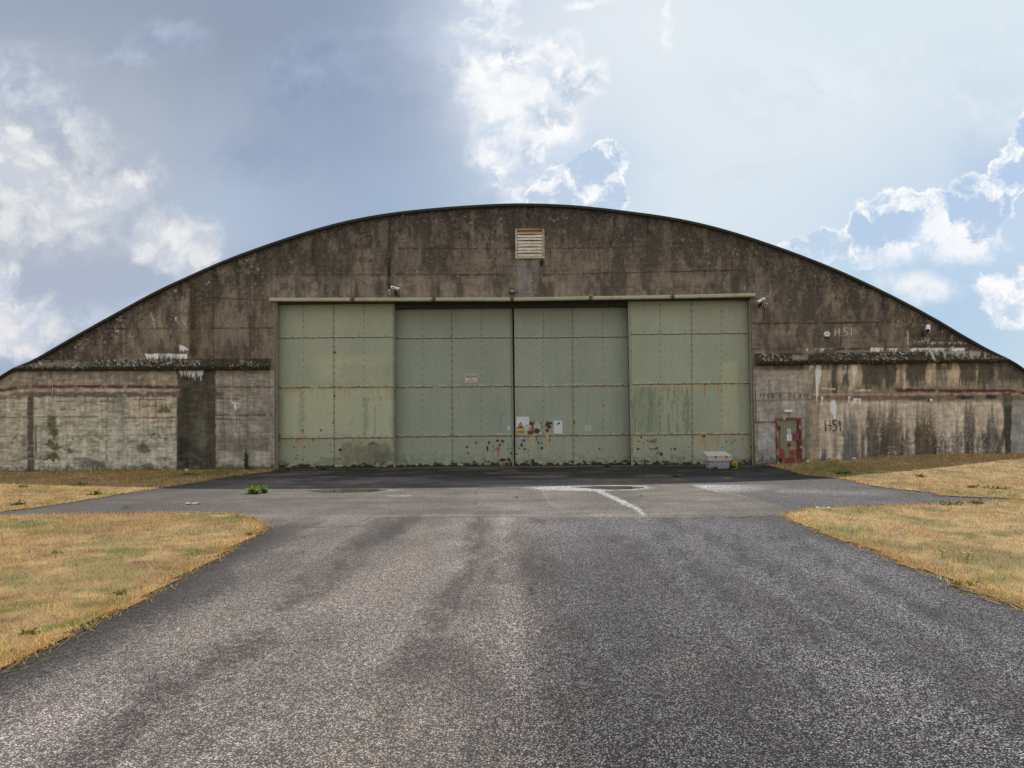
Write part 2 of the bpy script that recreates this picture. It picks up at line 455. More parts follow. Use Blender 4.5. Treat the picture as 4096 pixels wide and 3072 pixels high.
M_wall = mat('weathered_concrete', rough=0.95, attr=True, nscale=70, namt=0.22, bump=0.35, bscale=60, spec=0.2)
M_leaf = mat('painted_steel', rough=0.62, attr=True, nscale=9, namt=0.05, bump=0.08, bscale=7, spec=0.3)
M_ledge = mat('lichen_concrete', rough=0.97, attr=True, nscale=45, namt=0.3, bump=0.9, bscale=30, spec=0.1)
M_felt = mat('roof_felt', alb((34, 36, 32)), 0.95, nscale=8, namt=0.3, bump=0.3)
M_dark = mat('dark_steel', alb((34, 33, 29)), 0.7, nscale=10, namt=0.3)
M_rivet = mat('rivet_paint', alb((76, 78, 64)), 0.6, nscale=20, namt=0.5)
M_pale = mat('pale_green_steel', attr=True, rough=0.6, nscale=12, namt=0.08, spec=0.3)
M_black = mat('black_plastic', (0.012, 0.012, 0.014), 0.5)
M_white = mat('white_housing', (0.88, 0.89, 0.88), 0.45, nscale=20, namt=0.05)
M_cream = mat('cream_plastic', (0.62, 0.59, 0.52), 0.6, nscale=20, namt=0.1)
M_sign = mat('sign_white', (0.78, 0.78, 0.81), 0.5, nscale=15, namt=0.08)
M_signd = mat('sign_dirty', (0.70, 0.65, 0.58), 0.6, nscale=30, namt=0.25)
M_yel = mat('sign_yellow', (0.70, 0.47, 0.02), 0.5, nscale=20, namt=0.08)
M_ink = mat('sign_black', (0.015, 0.014, 0.014), 0.6)
M_red = mat('sign_red', (0.62, 0.07, 0.08), 0.6)
M_navy = mat('sign_navy', (0.02, 0.02, 0.05), 0.6)
M_glass = mat('lamp_glass', (0.30, 0.30, 0.29), 0.15)
M_maroon = mat('maroon_paint', alb((84, 46, 42)), 0.6, nscale=15, namt=0.2)
M_rust = mat('rusty_steel', alb((84, 54, 38)), 0.9, nscale=30, namt=0.5)

# ------------------------------------------------------------------ the hangar
ARCH = [(-470, 1884), (-380, 1770), (-260, 1670), (-120, 1576), (0, 1504), (37, 1478), (134, 1438), (249, 1371), (398, 1286), (522, 1219), (622, 1162), (746, 1107),
        (870, 1050), (1000, 1000), (1149, 949), (1298, 903), (1448, 868), (1597, 845), (1796, 826), (1995, 814), (2110, 812), (2230, 816), (2348, 824),
        (2497, 842), (2646, 861), (2796, 889), (2945, 929), (3094, 979), (3205, 1019), (3344, 1074), (3437, 1116), (3508, 1150), (3618, 1205),
        (3742, 1272), (3841, 1332), (3941, 1389), (3991, 1414), (4050, 1441), (4096, 1473), (4210, 1545), (4350, 1640), (4470, 1740), (4560, 1850)]
YR = D - 0.16
AP = np.array([W(x, y, YR) for x, y in ARCH])
def roofz(x): return np.interp(x, AP[:, 0], AP[:, 1])

hangar = root('hangar', (0, D, 0), 'wide weathered concrete hangar with an arched roofline and four green sliding doors', 'hangar')

xs_arch = np.linspace(AP[0, 0], AP[-1, 0], 150); zs_arch = roofz(xs_arch)
k = np.ones(5) / 5; zsm = np.convolve(np.pad(zs_arch, 2, mode='edge'), k, 'valid'); zs_arch = np.where(np.abs(xs_arch) < 17.5, zsm, zs_arch)
mb = MB(); n = len(xs_arch); BACK = D + 46
v = []
for yv in (YR, BACK):
    v += [(x, yv, z) for x, z in zip(xs_arch, zs_arch)] + [(x, yv, z - 0.10) for x, z in zip(xs_arch, zs_arch)]
f = []
for i in range(n - 1):
    f += [(n + i, n + i + 1, i + 1, i), (i, i + 1, 2 * n + i + 1, 2 * n + i), (n + i + 1, n + i, 3 * n + i, 3 * n + i + 1), (2 * n + i, 2 * n + i + 1, 3 * n + i + 1, 3 * n + i)]
mb.add(v, f); mb.build('roof', M_felt, hangar)
mb = MB(); mb.prism([(x, z - 0.11) for x, z in zip(xs_arch[::-1], zs_arch[::-1])] + [(AP[0, 0], -0.3), (AP[-1, 0], -0.3)], BACK - 0.6, BACK - 0.3)
mb.build('rear_wall', mat('plain_concrete', alb((110, 100, 90)), 0.95, nscale=3, namt=0.3), hangar)

# door opening
OX0, OX1 = W(1102, 1500)[0], W(3012, 1500)[0]
OZ1 = W(2045, 1199)[1]
STEP = 0.04
def spaced(a, b, st=STEP):
    return np.linspace(a, b, max(2, int(round((b - a) / st)) + 1))
XL, XR = AP[0, 0] + 0.05, AP[-1, 0] - 0.05
vis0, vis1 = W(-60, 1500)[0], W(4156, 1500)[0]
xs = np.concatenate([spaced(XL, vis0, 0.3)[:-1], spaced(vis0, OX0)[:-1], spaced(OX0, OX1)[:-1], spaced(OX1, vis1)[:-1], spaced(vis1, XR, 0.3)])
zs = np.concatenate([spaced(-0.3, OZ1)[:-1], spaced(OZ1, 11.3)])
V, FQ = grid(xs, zs, D)
wt = roofz(V[:, 0]) - 0.06
ctr = V[FQ].mean(1)
z4 = V[FQ][:, :, 2]; w4 = wt[FQ]
keep = (z4.min(1) < w4.min(1) - 0.0) & ~((ctr[:, 0] > OX0) & (ctr[:, 0] < OX1) & (ctr[:, 2] < OZ1))
V[:, 2] = np.minimum(V[:, 2], wt)
FQ = FQ[keep]
PX, PY = proj(V[:, 0], V[:, 1], V[:, 2])
C = Canvas(PX, PY, (104, 91, 78))
x, y = PX, PY
_, RY = proj(V[:, 0], V[:, 1], wt); dep = y - RY                       # pixels below the roof edge
bigN = fbm(x / 160, y / 110, 4, 21); midN = fbm(x / 40, y / 30, 4, 22); fineN = fbm(x / 9, y / 7, 3, 23)
C.mul(0.70 + 0.26 * bigN); C.mul(0.84 + 0.30 * midN)
low = sm((y - 1475) / 10)
# lower band a bit greyer and lighter
C.mix(low, (120, 108, 95), 0.8); C.mul(1 - low * 0.10 * (midN - 0.5) * 2)
C.rect(-600, 1585, 706, 1900, (134, 125, 109), 0.85, 6, 8, 20, 31)
C.rect(130, 1640, 706, 1900, (140, 134, 118), 0.5, 20, 14, 30, 32)
C.rect(865, 1480, 1100, 1900, (113, 103, 92), 0.7, 5, 4, 20, 33)
# dark weathering under the roof edge
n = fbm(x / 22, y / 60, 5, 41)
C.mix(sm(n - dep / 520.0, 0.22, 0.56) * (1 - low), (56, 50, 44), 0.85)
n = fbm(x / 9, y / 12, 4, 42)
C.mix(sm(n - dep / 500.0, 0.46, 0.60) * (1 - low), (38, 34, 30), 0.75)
C.streaks(900, 3300, 840, 1180, (46, 41, 37), 0.8, 16, 0.56, 43, 60)
C.streaks(1800, 2900, 820, 1060, (40, 36, 33), 0.8, 10, 0.53, 44, 60)
C.streaks(850, 1420, 1090, 1300, (52, 46, 40), 0.7, 12, 0.52, 45, 40)
C.streaks(2900, 3300, 1040, 1340, (60, 54, 48), 0.75, 22, 0.47, 46, 40)
C.streaks(200, 860, 1200, 1430, (66, 56, 47), 0.6, 18, 0.5, 47, 30, False)
C.rect(3085, 1090, 3180, 1300, (66, 60, 54), 0.7, 18, 8, 30, 48, 0.5)
C.rect(3200, 1150, 3270, 1290, (66, 60, 54), 0.6, 14, 8, 30, 49, 0.5)
C.rect(1544, 872, 1566, 1195, (38, 35, 33), 0.9, 8, 5, 40, 50)
C.rect(1538, 1100, 1600, 1200, (60, 53, 47), 0.6, 14, 8, 30, 51)
C.rect(2068, 1035, 2135, 1195, (92, 90, 88), 0.7, 14, 12, 30, 52)
C.rect(2150, 1040, 2190, 1140, (70, 62, 56), 0.5, 8, 8, 30, 53)
C.blob(2167, 1050, 8, 14, (20, 18, 16), 0.9)
# board marks and pores everywhere
bm = fbm(x / 260, y / 4.2, 3, 60)
C.mul(1 + 0.16 * (bm - 0.5)); C.mul(0.93 + 0.14 * fineN)
up = (1 - low)
pore = fbm(x / 5.0, y / 5.0, 2, 61); C.mix(sm(pore, 0.80, 0.86) * sm(0.62 - dep / 700), (30, 27, 24), 0.7)
# joints
J = (60, 50, 42)
for pts, a in (([(1000, 1100), (1500, 1099), (2060, 1099)], .75), ([(2170, 1099), (2500, 1091), (2990, 1080)], .7), ([(1600, 995), (2062, 994)], .6), ([(2180, 994), (2470, 990), (2600, 984)], .5),
               ([(850, 1193), (1085, 1199)], .7), ([(420, 1315), (852, 1314), (1090, 1312)], .7), ([(3008, 1294), (3350, 1292), (3680, 1287)], .85), ([(3010, 1397), (3400, 1396), (3700, 1384), (3960, 1380)], .7),
               ([(865, 1660), (1085, 1661)], .75), ([(868, 1547), (1085, 1550)], .5), ([(868, 1594), (960, 1597)], .6), ([(868, 1675), (960, 1676)], .5), ([(0, 1668), (380, 1668)], .35), ([(3010, 1603), (3240, 1598)], .85),
               ([(3010, 1690), (3105, 1688)], .6), ([(3250, 1760), (3640, 1764)], .4), ([(3280, 1636), (3460, 1632)], .35), ([(3080, 1573), (3200, 1571)], .6)):
    C.line(pts, 3.6, (44, 37, 31), min(1, a * 1.3), 2.5, 22, 70, 0.30)
for X0, y0, y1, a in ((852, 1100, 1430, .8), (1000, 1100, 1430, .55), (539, 1250, 1400, .4), (3364, 1200, 1400, .7), (1147, 1110, 1190, .25), (425, 1690, 1840, .55), (142, 1700, 1830, .6), (895, 1600, 1880, .3),
                      (3022, 1560, 1700, .7), (3077, 1520, 1600, .4), (2355, 1110, 1180, .4), (2465, 1100, 1185, .5), (3247, 1560, 1600, .6), (988, 1480, 1760, .3), (240, 1600, 1700, .2)):
    C.line([(X0, y0), (X0 + 2, y1)], 3.0, (48, 41, 35), min(1, a * 1.25), 2, 30, 71, 0.3)
for yy_, a in ((1620, .3), (1668, .5), (1690, .3), (1708, .45), (1722, .3), (1745, .55), (1768, .35), (1790, .3), (1812, .25), (1835, .6), (1856, .35), (1868, .4)):
    C.line([(140, yy_), (700, yy_ - 3)], 2.4, (84, 74, 62), a + .1, 2, 30, int(yy_), 0.47)
    C.line([(0, yy_ + 2), (104, yy_ + 1)], 2.2, (90, 78, 66), a, 2, 30, int(yy_) + 3, 0.47)
for yy_ in range(1492, 1880, 17):
    C.line([(870, yy_), (1090, yy_)], 2.2, (84, 74, 64), .5, 2, 30, yy_, 0.48)
    C.line([(3022, yy_ + 60), (3100, yy_ + 58)], 2.2, (80, 74, 68), .35, 2, 30, yy_, 0.5)
# left patches
C.rect(500, 1200, 755, 1410, (112, 99, 84), .35, 30, 20, 50, 779, .3); C.rect(756, 1090, 850, 1438, (70, 61, 49), 0.95, 3, 3, 30, 80); C.rect(754, 1130, 790, 1430, (52, 42, 30), 0.85, 10, 5, 40, 81); C.rect(795, 1250, 845, 1400, (96, 90, 82), 0.5, 16, 10, 40, 82)
C.rect(706, 1478, 864, 1886, (56, 51, 43), 0.99, 3, 4, 24, 83); C.rect(704, 1740, 760, 1886, (36, 34, 31), 0.75, 14, 10, 24, 84); C.rect(712, 1490, 770, 1700, (46, 43, 36), .6, 20, 10, 40, 884); C.rect(760, 1800, 860, 1886, (46, 43, 39), 0.6, 20, 10, 24, 85)
C.blob(803, 1720, 24, 70, (82, 82, 60), 0.6, 0.5, 10, 22, 86)
C.rect(108, 1565, 136, 1895, (66, 59, 52), 0.97, 3, 4, 30, 87); C.rect(84, 1740, 108, 1790, (96, 82, 70), 0.6, 6, 6, 14, 88)
# maroon line and broken band, left
C.line([(-200, 1590), (0, 1562), (110, 1546), (400, 1546), (715, 1549)], 8, (62, 38, 39), 0.95, 4, 16, 90, .30)
C.line([(-200, 1605), (0, 1575), (120, 1562), (715, 1560)], 6, (140, 122, 102), 0.7, 2, 30, 91)
C.rect(130, 1567, 720, 1590, (78, 68, 59), 0.95, 3, 7, 20, 92); C.line([(-200, 1625), (0, 1592), (108, 1577)], 11, (90, 78, 68), 0.85, 4, 20, 93)
C.streaks(0, 700, 1486, 1546, (88, 78, 69), 0.7, 20, 0.5, 94, 10, False); C.streaks(130, 700, 1586, 1700, (104, 98, 90), 0.8, 24, 0.52, 95, 10)
C.rect(470, 1580, 505, 1830, (102, 98, 92), 0.55, 8, 8, 30, 96)
C.rect(600, 1495, 685, 1545, (138, 120, 96), 0.6, 8, 8, 14, 97, 0.6)
C.rect(505, 1588, 700, 1680, (146, 126, 104), 0.55, 10, 10, 24, 98)
BR = (84, 52, 36)
for pts in ([(560, 1597), (665, 1596)], [(568, 1627), (645, 1624)], [(596, 1600), (597, 1626)], [(624, 1600), (624, 1668)], [(558, 1590), (558, 1640)], [(515, 1671), (700, 1670)], [(400, 1606), (468, 1605)], [(430, 1588), (431, 1608)],
            [(225, 1606), (300, 1606)], [(240, 1638), (300, 1638)], [(515, 1662), (516, 1672)], [(400, 1640), (415, 1641)]):
    C.line(pts, 2.4, BR, 0.85, 1.5, 16, 99)
MOSS = (66, 61, 44)
for q in ((205, 1775, 22, 12), (235, 1790, 34, 9), (270, 1800, 22, 10), (200, 1835, 45, 6), (215, 1825, 24, 14), (205, 1690, 20, 26), (610, 1737, 26, 6), (215, 1730, 20, 18), (660, 1640, 26, 16)):
    C.blob(*q, MOSS, 0.9, 0.3, 16, 8, 100)
for q in ((570, 1790, 22, 18), (585, 1805, 16, 10), (600, 1868, 18, 16), (660, 1835, 6, 6), (628, 1836, 7, 5), (662, 1752, 6, 5), (725, 1328, 5, 6), (352, 1855, 30, 20), (400, 1860, 26, 16), (110, 1890, 30, 8), (60, 1750, 10, 6)):
    C.blob(*q, (62, 58, 54), 0.75, 0.5, 10, 9, 101)
for x0 in range(20, 700, 37):
    C.blob(x0, 1668 + (x0 * 7 % 5), 3.5, 3.5, (74, 62, 52), 0.7, .4, 0); C.blob(x0 + 12, 1758, 3.5, 3.5, (74, 62, 52), 0.7, .4, 0)
# white lime
WH = (222, 220, 220)
C.drip(578, 748, 1416, 26, WH, 0.95, 5, 110); C.drip(580, 750, 1417, 14, WH, .9, 9, 111)
C.line([(716, 1384), (748, 1397)], 5, WH, .8, 3, 9, 112); C.drip(718, 750, 1388, 26, WH, 0.9, 4, 113)
C.drip(712, 815, 1481, 34, (190, 186, 182), 0.9, 5, 114)
C.line([(600, 1248), (612, 1275), (618, 1312)], 2.5, (176, 168, 158), .8, 1.5, 9, 115); C.line([(728, 1275), (750, 1315)], 2.2, (160, 152, 146), .8, 2, 9, 116); C.line([(702, 1268), (705, 1285)], 2.5, WH, .7, 1, 9, 117)
C.line([(680, 1316), (680, 1336)], 3, WH, .7, 1, 9, 118); C.rect(722, 1190, 755, 1330, (112, 106, 102), .4, 8, 8, 20, 119)
C.drip(926, 958, 1607, 34, (184, 180, 174), .8, 3, 120)
for xx in (933, 940, 946, 952): C.line([(xx, 1625), (xx + 2, 1790)], 1.9, (168, 162, 154), .5, .8, 30, 121, .42)
C.rect(880, 1745, 1080, 1805, (84, 76, 68), 0.55, 8, 10, 20, 122, .4); C.rect(875, 1802, 1085, 1880, (134, 128, 118), 0.5, 8, 8, 30, 123, .5)
C.rect(870, 1862, 1095, 1895, (80, 68, 56), .6, 8, 6, 14, 124)
C.blob(875, 1577, 22, 10, (70, 58, 46), .8, .5, 5)
# right side
C.rect(3018, 1398, 4000, 1418, (104, 96, 86), 0.5, 4, 4, 20, 130)
for x0, x1, ln in ((3164, 3172, 14), (3185, 3200, 12), (3270, 3282, 14), (3288, 3345, 16), (3383, 3392, 14), (3484, 3508, 26), (3562, 3592, 22), (3628, 3638, 16), (3640, 3700, 14), (3700, 3870, 24), (3820, 3850, 40)):
    C.drip(x0, x1, 1391, ln, (178, 174, 164), .9, 4, 131 + x0 % 50)
C.line([(3630, 1318), (3632, 1345), (3631, 1374)], 3, (176, 168, 156), .9, 1, 9, 132); C.line([(3640, 1270), (3641, 1290)], 2, (150, 142, 132), .7, 1, 9)
C.drip(3645, 3700, 1362, 16, (165, 158, 148), .8, 5, 133); C.drip(3730, 3850, 1366, 26, (150, 148, 140), .7, 6, 134)
C.line([(3712, 1368), (3718, 1400), (3728, 1425)], 7, (160, 152, 140), .65, 3, 12, 135)
C.rect(3640, 1374, 3960, 1392, (58, 50, 44), .6, 5, 6, 20, 136)
C.rect(3540, 1180, 3760, 1340, (98, 82, 64), .35, 20, 12, 40, 137, .4)
C.rect(3286, 1300, 3330, 1400, (78, 74, 70), .5, 8, 8, 20, 138, .3)
C.rect(3022, 1462, 3240, 1690, (122, 112, 103), 0.6, 6, 4, 20, 140)
TAN = (146, 127, 103); DK = (64, 58, 50)
C.rect(3245, 1460, 4200, 1580, (100, 88, 74), 0.8, 6, 6, 20, 141)
for x0, x1 in ((3216, 3232), (3285, 3328), (3352, 3375), (3396, 3446), (3586, 3598), (3610, 3625), (3700, 3745), (3790, 3850), (3880, 3910)):
    C.stain(x0 - 3, x1 + 3, 1430, 1556, TAN, 0.85, 142 + x0 % 19, True, 6, .2)
for x0, x1, y1 in ((3326, 3346, 1580), (3448, 3585, 1556), (3625, 3700, 1530), (3836, 3905, 1545), (3912, 3975, 1552), (3990, 4120, 1545), (3372, 3392, 1560)):
    C.stain(x0 - 4, x1 + 4, 1430, y1, DK, 1.0, 172 + x0 % 19, True, 9, .2)
for x0, x1, y0, ln in ((3238, 3256, 1459, 46), (3264, 3286, 1459, 120), (3374, 3386, 1459, 80), (3400, 3428, 1459, 72), (3730, 3741, 1452, 26), (3764, 3786, 1452, 34), (3190, 3196, 1459, 20), (3208, 3214, 1459, 18), (3340, 3350, 1459, 20)):
    C.drip(x0, x1, y0, ln * 1.4, (190, 186, 182), .85, 6, 160 + x0 % 11)
C.rect(3246, 1578, 4100, 1602, (88, 74, 62), 0.9, 4, 5, 20, 170); C.line([(3250, 1578), (3600, 1578), (4050, 1571), (4200, 1600)], 5, (150, 116, 86), .65, 2, 20, 171, .35)
C.line([(3575, 1560), (3800, 1564), (4040, 1563), (4100, 1574)], 8, (62, 36, 40), 0.95, 4, 16, 172, .28)
C.line([(3290, 1554), (3340, 1556)], 3, WH, .7, 2, 9, 173); C.line([(3420, 1563), (3480, 1561)], 4, (170, 160, 150), .6, 2, 9, 174, .4)
C.blob(3860, 1590, 34, 8, (34, 34, 38), .85, .4, 5); C.blob(3962, 1588, 24, 8, (34, 34, 38), .85, .4, 5); C.blob(3660, 1592, 60, 7, (60, 52, 46), .7, .5, 5)
C.rect(3275, 1605, 4200, 1870, (150, 134, 118), 0.8, 6, 6, 20, 180)
C.rect(3243, 1600, 3275, 1868, (120, 102, 82), 0.6, 4, 4, 30, 181); C.rect(3215, 1605, 3243, 1868, (98, 92, 80), 0.6, 6, 4, 30, 182, .3)
for x0, x1, y0, c, a in ((3465, 3520, 1640, (96, 84, 70), .7), (3490, 3618, 1730, (64, 60, 56), .75), (3520, 3602, 1620, (100, 86, 70), .7), (3660, 3745, 1640, (92, 78, 62), .75), (3722, 3746, 1750, (44, 42, 40), .8), (3858, 3898, 1640, (86, 80, 74), .7),
                         (3870, 3900, 1740, (60, 57, 54), .6), (3925, 3965, 1700, (80, 74, 68), .7), (3975, 4012, 1720, (84, 76, 68), .6), (3285, 3310, 1760, (84, 84, 84), .65), (3370, 3430, 1640, (112, 110, 106), .6), (3375, 3440, 1740, (92, 92, 92), .5), (3330, 3352, 1640, (118, 108, 94), .4)):
    C.stain(x0 - 4, x1 + 4, y0, 1872, tuple(q * .72 for q in c), min(1, a * 1.3), 185 + x0 % 23, False, 12, .4)
for x0, x1, y0, c_, a_ in ((3604, 3642, 1690, (66, 61, 55), .7), (3750, 3800, 1740, (72, 66, 60), .6), (3806, 3852, 1690, (78, 70, 62), .6), (3898, 3926, 1730, (70, 66, 60), .6), (3440, 3470, 1640, (84, 78, 68), .6), (3462, 3610, 1600, (86, 76, 64), .5), (3655, 3750, 1600, (84, 72, 58), .5), (3850, 3905, 1600, (76, 71, 66), .7), (3945, 4000, 1620, (78, 72, 66), .7), (3510, 3560, 1660, (52, 49, 46), .7)):
    C.stain(x0, x1, y0, 1872, c_, a_, 240 + x0 % 17, False, 12, .4)
rough = fbm(x / 6, y / 4, 3, 200); C.mix(sm(rough, .58, .7) * sm(fbm(x / 40, y / 60, 3, 912), .4, .6) * sm((x - 3460) / 20) * sm((y - 1610) / 30) * sm((4020 - x) / 10), (168, 154, 136), .45)
C.mix(sm(fbm(x / 5, y / 5, 3, 201), .56, .66) * sm((x - 3460) / 20) * sm((y - 1700) / 60) * sm((4020 - x) / 10), (52, 48, 44), .6)
C.stain(4008, 4052, 1570, 1790, (60, 56, 48), .9, 77, True, 8, .3); C.rect(4018, 1622, 4046, 1866, (52, 50, 40), .97, 4, 6, 30, 202); C.rect(4046, 1600, 4400, 1880, (104, 102, 99), .85, 5, 5, 30, 203)
C.rect(3442, 1732, 3458, 1852, (88, 76, 60), .9, 3, 3, 20, 204)
for q in ((3333, 1630, 9, 24), (3338, 1650, 5, 26)): C.blob(*q, (196, 192, 188), .85, .4, 3)
C.drip(3284, 3294, 1585, 34, WH, .8, 4, 206); C.drip(3394, 3402, 1585, 34, WH, .8, 4, 207); C.drip(3415, 3442, 1594, 40, (182, 178, 174), .8, 4, 208)
C.rect(3028, 1690, 3104, 1860, (130, 128, 124), .55, 6, 6, 20, 209, .4); C.rect(3028, 1790, 3100, 1870, (86, 84, 80), .55, 10, 12, 20, 210, .4)
C.rect(3216, 1680, 3246, 1868, (84, 78, 64), .5, 6, 6, 20, 211, .5); C.rect(3245, 1852, 3560, 1872, (128, 108, 84), .5, 5, 5, 20, 212)
C.streaks(3020, 3240, 1570, 1600, (70, 62, 50), .8, 8, .45, 213, 10, False)
def lime(C):
    C.drip(578, 750, 1414, 30, WH, 1, 6, 110); C.line([(716, 1382), (750, 1398)], 5, WH, .9, 3, 9, 112); C.drip(718, 752, 1388, 30, WH, 1, 4, 113); C.drip(712, 815, 1481, 40, (200, 197, 194), 1, 6, 114)
    for x0, x1, y0, ln in ((3236, 3258, 1459, 52), (3262, 3288, 1459, 140), (3372, 3388, 1459, 90), (3398, 3430, 1459, 90), (3728, 3743, 1452, 34), (3762, 3788, 1452, 44), (3284, 3295, 1585, 40), (3393, 3403, 1585, 34), (3413, 3444, 1592, 50), (926, 958, 1607, 36)):
        C.drip(x0, x1, y0, ln, (204, 201, 198), .95, 7, 160 + x0 % 11)
    for q in ((3334, 1628, 11, 26), (3339, 1652, 6, 28)): C.blob(*q, (206, 203, 200), .95, .4, 3)
    C.drip(3640, 3860, 1391, 26, (190, 187, 176), 1, 7, 133); C.drip(3480, 3600, 1391, 24, (186, 182, 172), .9, 6, 134); C.drip(3180, 3350, 1391, 18, (170, 166, 156), .8, 6, 135)
# foot of the wall
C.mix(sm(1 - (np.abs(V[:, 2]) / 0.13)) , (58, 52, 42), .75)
C.mix(sm(fbm(x / 14, y * 0, 3, 215) * 0.5 - V[:, 2], 0, .12) * (fbm(x / 6, y / 6, 2, 216) > .4), (54, 56, 36), .6)
lime(C)
for sx0, ya, yb, w_ in ((2438, 852, 985, 5), (2525, 856, 935, 6), (2590, 868, 950, 5), (2283, 828, 930, 6), (2650, 880, 960, 4), (1681, 856, 915, 5), (1556, 880, 1190, 8), (2330, 830, 870, 5), (2760, 900, 1010, 4), (1420, 900, 990, 4), (1250, 940, 1060, 5), (2100, 820, 880, 5)):
    C.line([(sx0, ya), (sx0 + 2, yb)], w_, (26, 24, 22), .85, 4, 14, int(sx0), .40)
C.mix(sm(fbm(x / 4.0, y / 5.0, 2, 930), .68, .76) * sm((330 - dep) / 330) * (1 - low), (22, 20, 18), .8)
C.mix(sm((y - 1075) / 50) * sm((1215 - y) / 10) * sm((x - 1000) / 80) * sm((3060 - x) / 80) * sm(fbm(x / 30, y / 26, 4, 931), .38, .6), (112, 101, 90), .42)
# lichen spots
sp_ = np.zeros(len(x)); rr = np.random.default_rng(5)
for i in range(300):
    cx = rr.uniform(60, 4030); ry = float(np.interp(cx, [p[0] for p in ARCH], [p[1] for p in ARCH]))
    cy = ry + 14 + abs(rr.normal(0, 75))
    if cy > 1420 or (1100 < cx < 3010 and cy > 1190): continue
    rad = rr.choice([2.6, 3.2, 4.2, 6.5], p=[.45, .3, .2, .05])
    bx = np.where((np.abs(x - cx) < 12) & (np.abs(y - cy) < 12))[0]
    sp_[bx] = np.maximum(sp_[bx], 1 - sm(np.hypot(x[bx] - cx, y[bx] - cy) / rad, .6, 1.25))
C.mix(sp_, (150, 146, 134), .7)
g1 = fbm(x / 4.5, y / 4.5, 3, 901); g2 = fbm(x / 11, y / 26, 4, 902); g3 = fbm(x / 28, y / 9, 4, 903)
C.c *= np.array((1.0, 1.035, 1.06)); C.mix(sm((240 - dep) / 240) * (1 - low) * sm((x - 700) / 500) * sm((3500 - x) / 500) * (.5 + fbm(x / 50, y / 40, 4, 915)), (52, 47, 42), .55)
g4 = fbm(x / 7, y / 90, 4, 907); g5 = fbm(x / 70, y / 3.2, 3, 908)
C.mul((0.89 + 0.22 * g1) * (0.84 + 0.32 * g2) * (0.86 + .28 * g4) * (0.93 + .14 * g5) * (1 + (0.30 * (g3 - .5)) * low))
C.mix(sm(fbm(x / 46, y / 130, 5, 909), .50, .64) * (1 - low), (52, 48, 43), .6)
C.mix(sm(fbm(x / 30, y / 70, 5, 910), .56, .68) * (1 - low), (104, 96, 86), .35)
C.mix(sm(fbm(x / 34, y / 12, 5, 905), .55, .66) * low * sm((1100 - x) / 30), (84, 78, 68), .45)
C.mix(sm(fbm(x / 20, y / 9, 5, 906), .60, .70) * low * sm((720 - x) / 30), (156, 148, 132), .45)
C.mix(sm(g1, .70, .78) * (1 - low), (120, 110, 98), .5)
wall = fast('front_wall', V, FQ, M_wall, hangar, alb(C.c))
# reveals of the opening, one piece with its own thickness
mb = MB()
mb.box(OX0 - 0.30, OX0 - 0.002, D + 0.003, D + 1.5, -0.3, OZ1 + 0.3)
mb.box(OX1 + 0.002, OX1 + 0.30, D + 0.003, D + 1.5, -0.3, OZ1 + 0.3)
mb.box(OX0 - 0.002, OX1 + 0.002, D + 0.003, D + 1.5, OZ1 + 0.002, OZ1 + 0.3)
mb.build('reveal', mat('reveal_concrete', alb((92, 84, 72)), .95, nscale=6, namt=.3), hangar)

# ledges
def ledge(pts_top, pts_mid, pts_bot, x0, x1, seed):
    ne = 5; xs_ = spaced(W(x0, 1450)[0], W(x1, 1450)[0], 0.035)
    def zz(pts, pl):
        q = np.array([W(a, b, pl) for a, b in pts]); return np.interp(xs_, q[:, 0], q[:, 1])
    zt, zm, zb = zz(pts_top, D), zz(pts_mid, D - .2), zz(pts_bot, D - .2)
    cap = roofz(xs_) - .05
    rows = []
    for t in np.linspace(0, 1, 9): rows.append((D - .002 - .2 * t, zt * (1 - t) + zm * t))
    for t in np.linspace(.15, 1, 6): rows.append((D - .202, zm * (1 - t) + zb * t))
    rows.append((D - .002, zb))
    Vv = np.concatenate([np.stack([xs_, np.full(len(xs_), r[0]), np.minimum(r[1], cap)], 1) for r in rows]); nn = len(xs_); m_ = len(rows)
    j, i = np.meshgrid(np.arange(m_ - 1), np.arange(nn - 1), indexing='ij'); a = (j * nn + i).ravel()
    Fc = np.stack([a, a + nn, a + nn + 1, a + 1], 1)
    jit = (fbm(Vv[:, 0] * 6, Vv[:, 2] * 8, 3, seed) - .5) * .05; edge = np.ones(len(Vv)); edge[:nn] = 0; edge[-nn:] = 0
    Vv[:, 1] -= np.maximum(jit, -0.02) * edge; Vv[:, 2] += jit * .3 * edge
    px_, py_ = proj(Vv[:, 0], Vv[:, 1], Vv[:, 2]); c_ = Canvas(px_, py_, (62, 58, 50))
    row = np.repeat(np.arange(m_), nn)
    c_.mul(.7 + .6 * fbm(px_ / 12, py_ / 8, 4, seed + 1))
    up_ = (row <= 9).astype(float)
    c_.mix(sm(fbm(px_ / 5, py_ / 4, 3, seed + 2), .56, .66) * up_, (140, 136, 124), .8)
    c_.mix(sm(fbm(px_ / 6, py_ / 5, 3, seed + 3), .52, .6) * up_, (26, 25, 20), .8)
    c_.mix(sm(fbm(px_ / 70, py_ / 40, 3, seed + 5), .52, .62) * up_, (40, 39, 28), .7)
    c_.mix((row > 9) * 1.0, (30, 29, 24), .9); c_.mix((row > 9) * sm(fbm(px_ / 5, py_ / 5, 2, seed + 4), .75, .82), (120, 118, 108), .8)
    if seed < 250: 
        c_.blob(240, 1455, 130, 12, (158, 156, 146), .35, .6, 20, 10, 3)
    else:
        c_.rect(3165, 1416, 3235, 1442, (110, 104, 88), .7, 8, 5, 12, 3, .3)
        c_.drip(3700, 3960, 1400, 40, (160, 156, 146), .6, 10, 4); c_.line([(3718, 1400), (3740, 1440)], 6, (158, 152, 140), .7, 3, 9, 4)
    fast('ledge', Vv, Fc, M_ledge, hangar, alb(c_.c))


